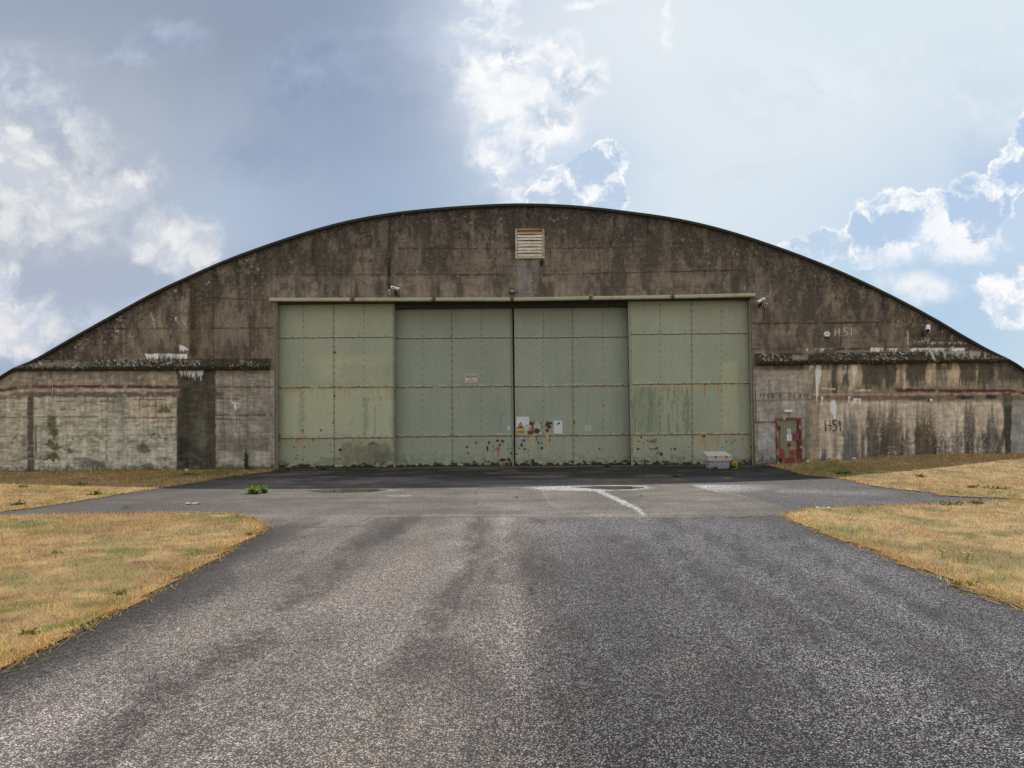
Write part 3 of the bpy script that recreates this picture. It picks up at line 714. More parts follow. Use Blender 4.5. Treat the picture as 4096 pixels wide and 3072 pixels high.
ledge([(-300, 1440), (50, 1441), (1085, 1433)], [(-300, 1466), (50, 1466), (1085, 1461)], [(-300, 1485), (50, 1484), (1085, 1478)], -60, 1084, 220)
ledge([(3018, 1414), (3990, 1404), (4300, 1404)], [(3018, 1442), (3990, 1433), (4300, 1431)], [(3018, 1459), (3990, 1447), (4300, 1445)], 3020, 4090, 260)

# header beam in six lengths, sagging a little in the middle
HB = [(1077, 1191), (1410, 1191), (1735, 1190), (2047, 1190), (2363, 1185), (2690, 1180), (3023, 1172)]
hp = [W(a, b, D - .14) for a, b in HB]
hb = None
for i, ((xa, za), (xb, zb)) in enumerate(zip(hp[:-1], hp[1:])):
    nseg = 60; X = np.linspace(xa + .012, xb - .012, nseg); Zt = np.interp(X, [xa, xb], [za, zb]); hgt = .14
    Vv = []; rows = [(D - .002, 0), (D - .14, 0), (D - .143, -.05), (D - .14, -.10), (D - .14, -hgt), (D - .002, -hgt)]
    Vv = np.concatenate([np.stack([X, np.full(nseg, r[0]), Zt + r[1]], 1) for r in rows])
    j, q = np.meshgrid(np.arange(len(rows) - 1), np.arange(nseg - 1), indexing='ij'); a = (j * nseg + q).ravel()
    Fc = np.stack([a, a + nseg, a + nseg + 1, a + 1], 1)
    a0 = np.array([r * nseg for r in range(6)]); a1 = a0 + nseg - 1
    Fc = np.concatenate([Fc, [[a0[0], a0[5], a0[4], a0[1]], [a0[1], a0[4], a0[3], a0[2]], [a1[0], a1[1], a1[4], a1[5]], [a1[1], a1[2], a1[3], a1[4]]]])
    px_, py_ = proj(Vv[:, 0], Vv[:, 1], Vv[:, 2]); c_ = Canvas(px_, py_, (124, 123, 103))
    c_.mul(.93 + .14 * fbm(px_ / 50, py_ / 9, 3, i)); c_.mix(sm(fbm(px_ / 14, py_ / 10, 3, 9 + i), .60, .7), (128, 92, 66), .5)
    c_.blob(HB[i + 1][0], HB[i + 1][1] + 6, 9, 14, (60, 42, 34), .8 if i < 5 else 0); c_.blob(HB[i][0], HB[i][1] + 6, 9, 14, (60, 42, 34), .8 if i else 0)
    fast('header_beam', Vv, Fc, M_pale, hangar, alb(c_.c))
# dark track behind the beam
mb = MB(); mb.box(OX0 + .01, OX1 - .01, D + .50, D + 1.35, OZ1 - .22, OZ1 - .01); mb.box(OX0 + .01, OX1 - .01, D + .06, D + .50, OZ1 - .05, OZ1 - .01)
mb.build('door_track', M_dark, hangar)

# sliding leaves
YF, YB = D + .42, D + .86
SRUST = (96, 58, 34)
LV = [dict(x0=1108, x1=1577, y0=1210, y1=1884, pl=YF, hs=[1349, 1548, 1751], vs=[1214, 1335, 1456], base=(115, 119, 102)),
      dict(x0=1566, x1=2051, y0=1216, y1=1876, pl=YB, hs=[1351, 1546, 1744], vs=[1689, 1807, 1925], base=(109, 115, 102)),
      dict(x0=2059, x1=2530, y0=1214, y1=1876, pl=YB, hs=[1348, 1543, 1741], vs=[2173, 2290, 2410], base=(110, 116, 102)),
      dict(x0=2518, x1=2999, y0=1200, y1=1874, pl=YF, hs=[1334, 1534, 1737], vs=[2640, 2766, 2885], base=(115, 119, 103))]
leafobj = []
for li, L_ in enumerate(LV):
    pl = L_['pl']
    x0 = W(L_['x0'], 1550, pl)[0]; x1 = W(L_['x1'], 1550, pl)[0]; z0 = 0.025; z1 = W((L_['x0'] + L_['x1']) / 2, L_['y0'], pl)[1] + .08
    V, FQ = grid(spaced(x0, x1, .02), spaced(z0, z1, .02), pl)
    PX, PY = proj(V[:, 0], V[:, 1], V[:, 2]); x, y = PX, PY
    C = Canvas(x, y, L_['base']); sgn = 0.0094
    C.mul(.95 + .10 * fbm(x / 90, y / 140, 4, 300 + li)); C.mul(.975 + .05 * fbm(x / 9, y / 50, 3, 310 + li))
    cx0 = (L_['x0'] + L_['x1']) / 2
    T_ = lambda yv, xv: yv - (xv - cx0) * sgn
    outer = li in (0, 3)
    # weather tones
    if li == 0:
        C.rect(1230, 1400, 1570, 1560, (142, 140, 112), .45, 60, 20, 60, 321); C.rect(1340, 1440, 1577, 1540, (112, 116, 96), .5, 30, 25, 16, 322, .6)
        C.rect(1120, 1550, 1577, 1750, (146, 146, 116), .45, 20, 10, 60, 323); C.streaks(1380, 1577, 1580, 1760, (98, 104, 90), .6, 12, .5, 324, 20, False); C.streaks(1190, 1230, 1560, 1740, (104, 108, 94), .5, 14, .45, 325, 6, False)
        C.rect(1350, 1762, 1577, 1880, (82, 82, 66), .7, 24, 14, 20, 326, .6); C.rect(1480, 1790, 1577, 1880, (66, 66, 54), .5, 24, 14, 20, 327, .5)
    if li == 3:
        C.rect(2525, 1540, 2640, 1740, (98, 104, 84), .7, 20, 14, 20, 331, .7); C.streaks(2520, 2780, 1545, 1745, (84, 90, 72), .7, 9, .48, 332, 20, False)
        C.rect(2525, 1390, 2700, 1450, (118, 122, 100), .4, 30, 20, 30, 333, .5); C.rect(2880, 1440, 2960, 1740, (140, 138, 108), .4, 20, 10, 50, 334)
    if li == 2:
        C.streaks(2330, 2515, 1560, 1742, (104, 110, 94), .7, 12, .47, 341, 16, False); C.streaks(2062, 2290, 1745, 1850, (140, 138, 104), .35, 12, .5, 342, 16, False)
    if li == 1:
        C.streaks(1600, 2050, 1560, 1742, (112, 118, 102), .5, 14, .5, 343, 16, False)
    # horizontal lap seams
    for hi, hy in enumerate(L_['hs']):
        pts = [(L_['x0'], T_(hy, L_['x0'])), (L_['x1'], T_(hy, L_['x1']))]
        C.line([(a, b + 2) for a, b in pts], 2.8, (58, 58, 46) if hi == 0 else (66, 50, 36), .9, .8, 30, 350 + hi + li * 5, 0.0 if hi != 1 else .34)
        C.line([(a, b - 3) for a, b in pts], 2.0, (152, 156, 132), .35, .8, 30, 351)
        if hi:
            st = (.38 if outer else .16) * (1.2 if hi == 2 else 1)
            n = fbm(x / 5, y * 0 + hi, 3, 360 + li * 3 + hi); Ls = 70 * np.clip((n - .38) * 2.6, 0, 1.2)
            yb_ = T_(hy, x); C.mix(sm((y - yb_) / 2) * sm((yb_ + Ls - y) / 25) * sm((n - .4) * 6), (124, 98, 64), st)
            C.mix(sm(fbm(x / 22, y / 12, 3, 365 + hi + li), .56, .66) * (1 - sm(np.abs(y - yb_) / 6)), (96, 58, 36), .55)
            C.mix(sm(fbm(x / 14, y / 8, 3, 368 + hi + li), .58, .68) * (1 - sm(np.abs(y - yb_ + 6) / 9)), (138, 142, 120), .4)
    vx = L_['vs'][1]; C.line([(vx - 1, L_['y0']), (vx + 3, L_['y1'])], 2.4, (78, 80, 64), .8, .6, 40, 370 + li)
    for q in (0, 2): C.line([(L_['vs'][q], L_['y0']), (L_['vs'][q] + 1, L_['hs'][0])], 1.8, (92, 96, 80), .6, .5, 40, 371)
    C.line([(vx + 1, 1600), (vx + 3, 1860)], 2.4, (104, 66, 40), .6, 1, 14, 375 + li, .5)
    # foot: dirt, flaking, moss
    hb_ = y - (1868 - (x - 2048) * .003)
    foot = V[:, 2]
    n = fbm(x / 16, y / 14, 4, 380 + li)
    C.mix(sm(n - foot * .9, .02, .40), (88, 86, 68), .6 if outer else .45)
    C.mix(sm(fbm(x / 18, y / 12, 3, 382 + li) - foot * 1.1, .36, .42), (132, 134, 110), .45)
    C.mix(sm(fbm(x / 12, y / 9, 4, 384 + li) - foot * 2.0, .16, .36), (32, 29, 23), .95)
    C.mix(sm(.06 - foot, 0, .04), (30, 28, 22), .8)
    if li in (1, 2):
        rr = np.random.default_rng(70 + li)
        for i in range(26):
            cx = (2048 - abs(rr.normal(0, 110))) if li == 1 else (2062 + abs(rr.normal(0, 120))); cy = rr.uniform(1752, 1868); r_ = rr.choice([1.8, 2.4, 3.2, 5], p=[.5, .3, .15, .05])
            C.blob(cx, cy, r_, r_ * rr.uniform(.8, 1.6), rr.choice([(30, 26, 22), (74, 42, 30), (60, 40, 30)]), .9, .3, 2, 6, i)
    else:
        rr = np.random.default_rng(70 + li)
        for i in range(18):
            cx = rr.uniform(L_['x0'], L_['x1']); cy = rr.uniform(1755, 1860); C.blob(cx, cy, 3, 3, (44, 38, 30), .8, .3, 2, 6, i)
    SP = {0: [(1108, 1745, 10, 8), (1338, 1409, 6, 7), (1337, 1585, 5, 8), (1211, 1722, 5, 6), (1284, 1721, 4, 5), (1361, 1800, 8, 9), (1474, 1600, 3, 4), (1334, 1690, 4, 4), (1357, 1838, 4, 4)],
          1: [(1868, 1789, 4, 6), (1872, 1812, 5, 5), (2000, 1780, 5, 9), (1990, 1763, 8, 6), (2010, 1765, 8, 6), (1992, 1792, 6, 5), (1950, 1795, 5, 12), (2033, 1795, 4, 4), (1905, 1770, 4, 6), (2010, 1840, 18, 8), (2035, 1838, 8, 10)],
          2: [(2168, 1793, 7, 7), (2198, 1760, 5, 5), (2145, 1749, 4, 4), (2130, 1846, 8, 10), (2200, 1855, 12, 7), (2086, 1780, 6, 9), (2098, 1797, 4, 6), (2398, 1795, 4, 5), (2415, 1622, 4, 4), (2297, 1690, 4, 8), (2077, 1793, 4, 4)],
          3: [(2551, 1796, 5, 6), (2645, 1816, 9, 8), (2630, 1812, 6, 4), (2700, 1795, 5, 6), (2815, 1746, 8, 5), (2823, 1536, 12, 3), (2565, 1748, 4, 6), (3004, 1789, 5, 5)]}[li]
    for i, q in enumerate(SP):
        C.blob(q[0], q[1], q[2] * .8, q[3] * .8, (54, 30, 22) if i % 3 else (38, 26, 22), .95, .25, 2.5, 6, 400 + i)
        C.drip(q[0] - q[2] * .6, q[0] + q[2] * .6, q[1] + q[3] * .6, 46, (138, 98, 58), .55, 5, 410 + i)
    if li == 0:
        C.blob(1108, 1745, 11, 9, (92, 36, 24), 1, .25, 2); C.drip(1550, 1560, 1549, 70, (148, 96, 52), .7, 6, 3)
    if li == 3:
        C.drip(2808, 2820, 1749, 110, (156, 92, 40), .9, 6, 4); C.drip(2815, 2822, 1538, 80, (120, 82, 56), .7, 6, 4); C.drip(2826, 2831, 1538, 60, (120, 82, 56), .6, 6, 5)
    if li == 1:
        C.blob(1985, 1799, 20, 4, (112, 72, 46), .7, .4, 6, 9, 7); C.drip(1965, 2000, 1800, 60, (116, 90, 62), .6, 5, 8)
        C.line([(2004, 1708), (2004, 1656), (2044, 1656)], 1.8, (84, 84, 68), .8, .5, 10, 9, .4)
    if li == 2:
        # bare rust where notices were torn off
        DR = (62, 38, 32)
        C.rect(2099, 1685, 2133, 1737, (148, 148, 132), .8, 2, 1.5, 9, 420); C.blob(2118, 1694, 15, 8, DR, 1, .25, 4, 9, 421); C.blob(2130, 1710, 4, 24, DR, 1, .3, 2, 9, 422); C.blob(2122, 1714, 8, 6, (134, 88, 70), .9, .3, 3, 9, 423)
        C.blob(2120, 1728, 13, 6, (84, 42, 34), .95, .3, 5, 8, 424); C.blob(2124, 1734, 10, 4, DR, 1, .3, 2, 8, 425)
        C.rect(2135, 1685, 2169, 1737, (140, 142, 126), .6, 2, 1.5, 9, 426); C.blob(2146, 1724, 11, 12, DR, 1, .2, 3, 9, 427); C.blob(2158, 1722, 7, 3, DR, 1, .3, 2, 9, 428); C.line([(2158, 1690), (2167, 1692), (2167, 1718)], 2.2, (48, 36, 28), .9, 1, 6, 429, .4); C.line([(2138, 1686), (2137, 1696)], 3, DR, .9, 1)
        C.blob(2191, 1698, 9, 12, DR, 1, .2, 3, 9, 430); C.blob(2202, 1692, 9, 5, DR, 1, .25, 3, 9, 431); C.blob(2196, 1708, 10, 7, DR, 1, .25, 3, 9, 432); C.blob(2189, 1722, 6, 8, (74, 36, 30), 1, .25, 2, 9, 433)
        C.rect(2182, 1730, 2196, 1755, (140, 124, 84), .8, 3, 3, 9, 434); C.drip(2182, 2200, 1745, 110, (138, 118, 74), .6, 8, 11); C.drip(2118, 2145, 1742, 110, (134, 122, 84), .5, 8, 12)
        C.rect(2340, 1698, 2368, 1725, (134, 140, 120), .6, 2, 1, 9, 435)
    RV_, RF_, RC_ = [], [], []
    def rivet(px_, py_, s_=.019):
        rx_, rz_ = W(px_, py_, pl); nn = 6; o_ = len(RV_) + len(V)
        RV_.extend([(rx_ + s_ * math.cos(q * math.pi / 3), pl - .001, rz_ + s_ * math.sin(q * math.pi / 3)) for q in range(nn)])
        RV_.extend([(rx_ + s_ * .55 * math.cos(q * math.pi / 3), pl - .013, rz_ + s_ * .55 * math.sin(q * math.pi / 3)) for q in range(nn)])
        RF_.extend([(o_ + q, o_ + (q + 1) % nn, o_ + (q + 1) % nn + nn, o_ + q + nn) for q in range(nn)] + [(o_ + 6, o_ + 7, o_ + 8, o_ + 9), (o_ + 6, o_ + 9, o_ + 10, o_ + 11)])
        RC_.extend([random.choice(((58, 58, 46), (66, 62, 46), (74, 52, 38), (50, 50, 42)))] * 12)
    for hy in L_['hs']:
        q = L_['x0'] + 8 if outer else (1588 if li == 1 else 2066)
        xe = L_['x1'] - 4 if li != 2 else 2512
        kk = 0
        while q < xe:
            rivet(q, T_(hy, q) + (5 if kk % 2 else -4), .024); q += 26.8; kk += 1
    for vi, vx in enumerate(L_['vs']):
        yv = L_['y0'] + 18
        while yv < 1866:
            if vi == 1: rivet(vx - 4 + (yv - 1210) * .006, yv, .020); rivet(vx + 5 + (yv - 1210) * .006, yv, .020)
            elif yv < 1745: rivet(vx + (yv - 1210) * .005 * (1 if li > 1 else 0), yv, .024)
            yv += 26.5
    for vx in ((L_['x1'] - 6,) if li in (0, 1) else (L_['x0'] + 6,)):
        yv = L_['y0'] + 20
        while yv < 1860: rivet(vx + (yv - 1210) * (.004 if li < 2 else .012), yv, .019); yv += 26.5
    lf_ = fast('door_leaf', np.concatenate([V, RV_]), np.concatenate([FQ, RF_]), M_leaf, hangar, alb(np.concatenate([C.c, RC_]), .42))
    leafobj.append(lf_)
    # body behind the skin
    mb = MB(); mb.box(x0, x1, pl + .004, pl + .16, z0, z1); mb.build('leaf_frame', M_dark, lf_)
    # small wheel hatches at the foot
    for hx in {0: (1130, 1530), 1: (1616, 1998), 2: (2107, 2494), 3: (2578, 2980)}[li]:
        xa, za = W(hx - 13, 1842 - (hx - 2048) * .003, pl); xb, zb = W(hx + 13, 1868 - (hx - 2048) * .003, pl)
        mb = MB(); w_ = .012
        mb.box(xa, xb, pl - .02, pl - .002, za - w_, za).box(xa, xa + w_, pl - .02, pl - .002, .04, za - w_).box(xb - w_, xb, pl - .02, pl - .002, .04, za - w_)
        mb.box((xa + xb) / 2 - .05, (xa + xb) / 2 + .05, pl - .03, pl - .002, za - .17, za - .15)
        mb.build('wheel_hatch', M_rust if (li * 2 + (hx > 2050)) % 2 else M_rivet, lf_)
# handles
for hx, hy, li in ((1494, 1772, 0), (2612, 1764, 3)):
    pl = LV[li]['pl']; xa, za = W(hx, hy, pl); mb = MB()
    mb.box(xa - .17, xa + .17, pl - .03, pl - .003, za - .012, za + .012).tube([(xa - .05, pl - .05, za - .06), (xa - .05, pl - .05, za + .06), (xa + .04, pl - .05, za + .06), (xa + .04, pl - .05, za - .06)], .012, 6)
    mb.build('door_handle', M_rivet, leafobj[li])
pl = YF; xa, za = W(2595, 1792, pl); mb = MB()
mb.tube([(xa, pl - .03, za), (xa + .06, pl - .03, za - .03), (xa + .18, pl - .03, za - .045), (xa + .27, pl - .03, za - .03), (xa + .32, pl - .03, za - .01)], .012, 6)
for q in range(8):
    a0, a1 = q * math.pi / 4, (q + 1) * math.pi / 4
    mb.tube([(xa + .34 + .04 * math.cos(a0), pl - .03, za + .04 * math.sin(a0)), (xa + .34 + .04 * math.cos(a1), pl - .03, za + .04 * math.sin(a1))], .011, 5)
mb.build('tow_hook', M_dark, leafobj[3])
# meeting rail between the middle leaves, end angles of the outer leaves
P_rail = dict()
def rail(px0, px1, pyt, pyb, plane, th, colr, name, parent, lean=0.0):
    xa = W(px0, pyt, plane)[0]; xb = W(px1, pyt, plane)[0]; xa2 = W(px0 + lean, pyb, plane)[0]; xb2 = W(px1 + lean, pyb, plane)[0]; zt = W(px0, pyt, plane)[1]
    nn = 60; Vv = []; t = np.linspace(0, 1, nn); z = zt * (1 - t) + .02 * t
    L0 = xa * (1 - t) + xa2 * t; L1 = xb * (1 - t) + xb2 * t
    for xx, yv in ((L0, plane + th), (L0, plane), (L1, plane), (L1, plane + th)): Vv.append(np.stack([xx, np.full(nn, yv), z], 1))
    Vv = np.concatenate(Vv); j, q = np.meshgrid(np.arange(3), np.arange(nn - 1), indexing='ij'); a = (j * nn + q).ravel()
    Fc = np.stack([a, a + 1, a + nn + 1, a + nn], 1)
    px_, py_ = proj(Vv[:, 0], Vv[:, 1], Vv[:, 2]); c_ = Canvas(px_, py_, colr); c_.mul(.9 + .2 * fbm(px_ / 6, py_ / 24, 3, 8)); c_.mix(sm(fbm(px_ / 5, py_ / 20, 3, 9), .62, .7), (96, 70, 48), .6)
    return fast(name, Vv, Fc, M_pale, parent, alb(c_.c))
rail(2042, 2049, 1214, 1876, YB - .05, .05, (96, 96, 86), 'meeting_rail', leafobj[1], 8)
rail(1572, 1579, 1212, 1880, YF - .012, .2, (92, 96, 80), 'end_angle', leafobj[0], 1)
rail(2516, 2522, 1206, 1872, YF - .012, .2, (112, 114, 92), 'end_angle', leafobj[3], 10)
rail(1101, 1108, 1207, 1884, D + .02, .18, (88, 92, 78), 'door_post', hangar, 1)
rail(2997, 3004, 1200, 1872, D + .12, .08, (98, 101, 84), 'door_post', hangar, 14)
rail(1096, 1100, 1207, 1884, D - .012, .010, (96, 89, 78), 'jamb_strip', hangar, 2)
# ragged moss and debris kerb under the doors
mb = MB(); mb.box(OX0, OX1, D + .05, D + 1.3, -.1, .012); mb.build('door_sill', mat('sill_concrete', alb((62, 58, 46)), .95, nscale=8, namt=.5), hangar)

# louvred vent
vt = MB(); a = W(2060, 914, D - .05); b = W(2179, 1033, D - .05); VX0, VX1, VZ0, VZ1 = a[0], b[0], b[1], a[1]; wF = .085
def tint_box(x0, x1, y0, y1, z0, z1, name, parent, base, rust, seed, thr=.5):
    V_, F_ = grid(spaced(x0, x1, .03), spaced(z0, z1, .02), y0); nV = len(V_)
    px_, py_ = proj(V_[:, 0], V_[:, 1], V_[:, 2]); c_ = Canvas(px_, py_, base); c_.mul(.9 + .2 * fbm(px_ / 9, py_ / 9, 3, seed)); c_.mix(sm(fbm(px_ / 14, py_ / 10, 3, seed + 1), thr, thr + .15), rust, .85)
    Vb = [(x0, y0, z0), (x1, y0, z0), (x1, y1, z0), (x0, y1, z0), (x0, y0, z1), (x1, y0, z1), (x1, y1, z1), (x0, y1, z1)]
    Fb = np.array([(0, 3, 2, 1), (4, 5, 6, 7), (1, 2, 6, 5), (2, 3, 7, 6), (3, 0, 4, 7)]) + nV
    return fast(name, np.concatenate([V_, Vb]), np.concatenate([F_, Fb]), M_pale, parent, alb(np.concatenate([c_.c, np.tile(base, (8, 1))])))
vent = tint_box(VX0, VX1, D - .06, D - .003, VZ1 - wF, VZ1, 'louvre_vent', hangar, (122, 94, 72), (96, 64, 46), 5, .45)
tint_box(VX0, VX0 + wF, D - .06, D - .003, VZ0 + wF, VZ1 - wF, 'frame_side', vent, (128, 122, 106), (116, 88, 64), 6, .62)
tint_box(VX1 - wF, VX1, D - .06, D - .003, VZ0 + wF, VZ1 - wF, 'frame_side', vent, (126, 117, 100), (112, 78, 54), 7, .52)
tint_box(VX0, VX1, D - .06, D - .003, VZ0, VZ0 + wF, 'frame_sill', vent, (130, 127, 110), (122, 106, 84), 8, .68)
mb = MB(); mb.box(VX0 + wF, VX1 - wF, D - .012, D - .004, VZ0 + wF, VZ1 - wF); mb.build('vent_back', M_dark, vent)
zz0, zz1 = VZ0 + wF, VZ1 - wF - .03; ns = 8; hs_ = (zz1 - zz0) / ns
Vv = []; Fc = []; cc = []
for i in range(ns):
    nn = 30; X = np.linspace(VX0 + wF + .005, VX1 - wF - .005, nn); sag = .012 * np.sin(np.linspace(0, math.pi, nn)) * (1 if i % 2 else -.6)
    zt = zz0 + hs_ * (i + 1) - .012 + sag; zb = zz0 + hs_ * i + .012 + sag
    base_i = len(Vv) * 0 + sum(len(q) for q in Vv)
    for rz, ry in ((zt, D - .018), ((zt + zb) / 2, D - .034), (zb, D - .046)): Vv.append(np.stack([X, np.full(nn, ry), rz], 1))
    for r_ in range(2):
        q = np.arange(nn - 1) + base_i + r_ * nn; Fc.append(np.stack([q, q + nn, q + nn + 1, q + 1], 1))
Vv = np.concatenate(Vv); Fc = np.concatenate(Fc); px_, py_ = proj(Vv[:, 0], Vv[:, 1], Vv[:, 2]); c_ = Canvas(px_, py_, (150, 144, 131))
c_.mul(.88 + .26 * fbm(px_ / 20, py_ / 9, 3, 3)); c_.mix(sm(fbm(px_ / 16, py_ / 8, 3, 4), .58, .7), (150, 122, 96), .7); c_.mix(1 - sm((py_ - 928) / 10), (112, 78, 54), .85); c_.mix(sm((py_ - 1016) / 8) * sm(fbm(px_ / 12, py_ / 9, 3, 5), .4, .5), (140, 104, 76), .7)
fast('louvre_slats', Vv, Fc, M_pale, vent, alb(c_.c))

# personnel door
pd0 = W(3103, 1671, D - .05); pd1 = W(3211, 1872, D - .05)
fr = None
V, FQ = grid(spaced(pd0[0], pd1[0], .012), spaced(0.01, pd0[1], .012), D - .05)
PX, PY = proj(V[:, 0], V[:, 1], V[:, 2]); x, y = PX, PY
def door_paint(x, y):
    C = Canvas(x, y, (90, 90, 73)); C.mul(.92 + .16 * fbm(x / 12, y / 20, 4, 500))
    MR = (72, 38, 36); PK = (112, 48, 52)
    C.rect(3184, 1676, 3199, 1862, MR, .95, 2, 2, 9, 501); C.rect(3172, 1731, 3196, 1763, (100, 50, 50), .95, 2, 1, 9, 502)
    C.blob(3131, 1818, 8, 16, PK, .95, .25, 5, 8, 503); C.blob(3124, 1800, 5, 10, PK, .9, .25, 4, 8, 504); C.blob(3172, 1800, 9, 12, (164, 84, 84), .8, .3, 6, 7, 505); C.blob(3152, 1842, 11, 9, PK, .95, .25, 5, 8, 506)
    C.blob(3176, 1846, 20, 11, (128, 56, 56), .9, .3, 7, 8, 507); C.blob(3160, 1850, 20, 6, (120, 60, 56), .8, .4, 5, 8, 508)
    C.blob(3156, 1780, 8, 9, (78, 38, 34), 1, .2, 2, 8, 509); C.line([(3156, 1767), (3156, 1780)], 3, (78, 38, 34), 1, 1)
    C.rect(3136, 1826, 3184, 1862, (86, 42, 40), .95, 5, 7, 9, 520); C.blob(3128, 1822, 12, 22, (100, 44, 46), .9, .3, 6, 8, 521); C.blob(3170, 1812, 13, 16, (92, 46, 43), .9, .3, 7, 8, 522)
    C.blob(3116, 1714, 7, 12, (74, 28, 24), 1, .3, 3, 8, 510); C.line([(3117, 1720), (3118, 1800), (3118, 1850)], 3.5, (96, 48, 30), .9, 1.5, 20, 511)
    C.blob(3120, 1842, 8, 9, (34, 22, 20), .95, .4, 4, 8, 512); C.line([(3150, 1807), (3156, 1820), (3156, 1845)], 1.6, (70, 60, 48), .7, 1)
    C.rect(3110, 1858, 3205, 1880, (34, 32, 26), .85, 5, 5, 9, 513)
    return C
# frame on the outside, leaf a little behind it
fw = .065
parts = [(pd0[0], pd0[0] + fw, 0.01, pd0[1]), (pd1[0] - fw * 1.3, pd1[0], 0.01, pd0[1]), (pd0[0] + fw, pd1[0] - fw * 1.3, pd0[1] - .10, pd0[1])]
V, FQ = grid(spaced(pd0[0] + fw, pd1[0] - fw * 1.3, .012), spaced(.01, pd0[1] - .10, .012), D - .012)
px_, py_ = proj(V[:, 0], V[:, 1], V[:, 2]); C = door_paint(px_, py_)
pdoor = fast('side_door', V, FQ, M_leaf, hangar, alb(C.c)); pdoor['label'] = 'small green door with peeling red paint and rust'
for i, (xa, xb, za, zb) in enumerate(parts):
    V, FQ = grid(spaced(xa, xb, .012), spaced(za, zb, .012), D - .05); nV = len(V)
    px_, py_ = proj(V[:, 0], V[:, 1], V[:, 2]); c_ = Canvas(px_, py_, (80, 64, 52) if i != 1 else (80, 48, 39)); n = fbm(px_ / 8, py_ / 12, 3, 520 + i)
    c_.mix(sm(n, .52, .6), (78, 38, 34), .7); c_.mix(sm(n, .62, .7), (60, 34, 28), .8); c_.mix(sm(1 - n, .62, .7), (156, 150, 130), .7)
    Vb = [(xa, D - .05, za), (xb, D - .05, za), (xb, D - .003, za), (xa, D - .003, za), (xa, D - .05, zb), (xb, D - .05, zb), (xb, D - .003, zb), (xa, D - .003, zb)]
    Fb = np.array([(0, 3, 2, 1), (4, 5, 6, 7), (1, 2, 6, 5), (3, 0, 4, 7)]) + nV
    fast('door_frame', np.concatenate([V, Vb]), np.concatenate([FQ, Fb]), M_leaf, pdoor, alb(np.concatenate([c_.c, np.tile((90, 60, 50), (8, 1))])))
mb = MB(); a = W(3174, 1733, D - .04); b = W(3197, 1762, D - .04); mb.box(a[0], b[0], D - .045, D - .014, b[1], a[1]); mb.build('lock_plate', M_maroon, pdoor, bevel=.004)
mb = MB(); a = W(3186, 1766, D - .1); mb.box(a[0], a[0] + .26, D - .085, D - .06, a[1] - .045, a[1] - .01).cyl((a[0] + .22, D - .10, a[1] - .03), (a[0] + .22, D - .052, a[1] - .03), .045); mb.build('door_bolt', M_rust, pdoor)


# painted numbers
def strokes(name, pts_list, w, material, parent, plane, brk=0.0, seed=1):
    rr = random.Random(seed); mb = MB()
    for pts in pts_list:
        for (ax, ay), (bx, by) in zip(pts[:-1], pts[1:]):
            L_ = math.hypot(bx - ax, by - ay); m_ = max(1, int(L_ / 3.0))
            for i in range(m_):
                if rr.random() < brk: ww_ = .35
                else: ww_ = 1.0
                t0, t1 = i / m_, (i + 1.05) / m_; dx, dy = (bx - ax) / L_, (by - ay) / L_; ww = w * ww_ * rr.uniform(.75, 1.15) / 2
                q = [(ax + (bx - ax) * t0 - dy * ww, ay + (by - ay) * t0 + dx * ww), (ax + (bx - ax) * t1 - dy * ww, ay + (by - ay) * t1 + dx * ww),
                     (ax + (bx - ax) * t1 + dy * ww, ay + (by - ay) * t1 - dx * ww), (ax + (bx - ax) * t0 + dy * ww, ay + (by - ay) * t0 - dx * ww)]
                z = [W(a_, b_, plane) for a_, b_ in q]; jj = rr.uniform(0, .0006)
                mb.add([(p[0], plane - jj, p[1]) for p in z], [(0, 1, 2, 3)])
    return mb.build(name, material, parent)
M_pb = mat('number_black', alb((44, 38, 34)), .95, nscale=60, namt=.4); M_pw = mat('number_white', alb((150, 140, 128)), .95, nscale=60, namt=.4)
def five(x0, y0, w, h): return [(x0 + w, y0), (x0 + w * .1, y0 + 1), (x0 + w * .1, y0 + h * .4), (x0 + w * .45, y0 + h * .38), (x0 + w * .85, y0 + h * .52), (x0 + w, y0 + h * .7), (x0 + w * .8, y0 + h * .9), (x0 + w * .4, y0 + h), (x0, y0 + h * .97)]
strokes('painted_number', [[(3300, 1682), (3302, 1724)]], 5, M_pb, wall, D - .004, .1, 2)
strokes('painted_number', [[(3319, 1680), (3321, 1724)], [(3302, 1702), (3320, 1702)], [(3324, 1700), (3326, 1706)]], 3.6, M_pb, wall, D - .004, .14, 9)
strokes('painted_number', [five(3331, 1680, 16, 44), [(3359, 1681), (3362, 1725)]], 5, M_pb, wall, D - .004, .04, 3)
strokes('painted_number', [[(3339, 1312), (3340, 1342)], [(3356, 1312), (3357, 1342)], [(3340, 1328), (3356, 1328)]], 4, M_pw, wall, D - .004, .25, 4)
strokes('painted_number', [five(3376, 1311, 14, 32), [(3405, 1313), (3406, 1342)], [(3366, 1342), (3368, 1343)]], 3.4, M_pw, wall, D - .004, .08, 5)


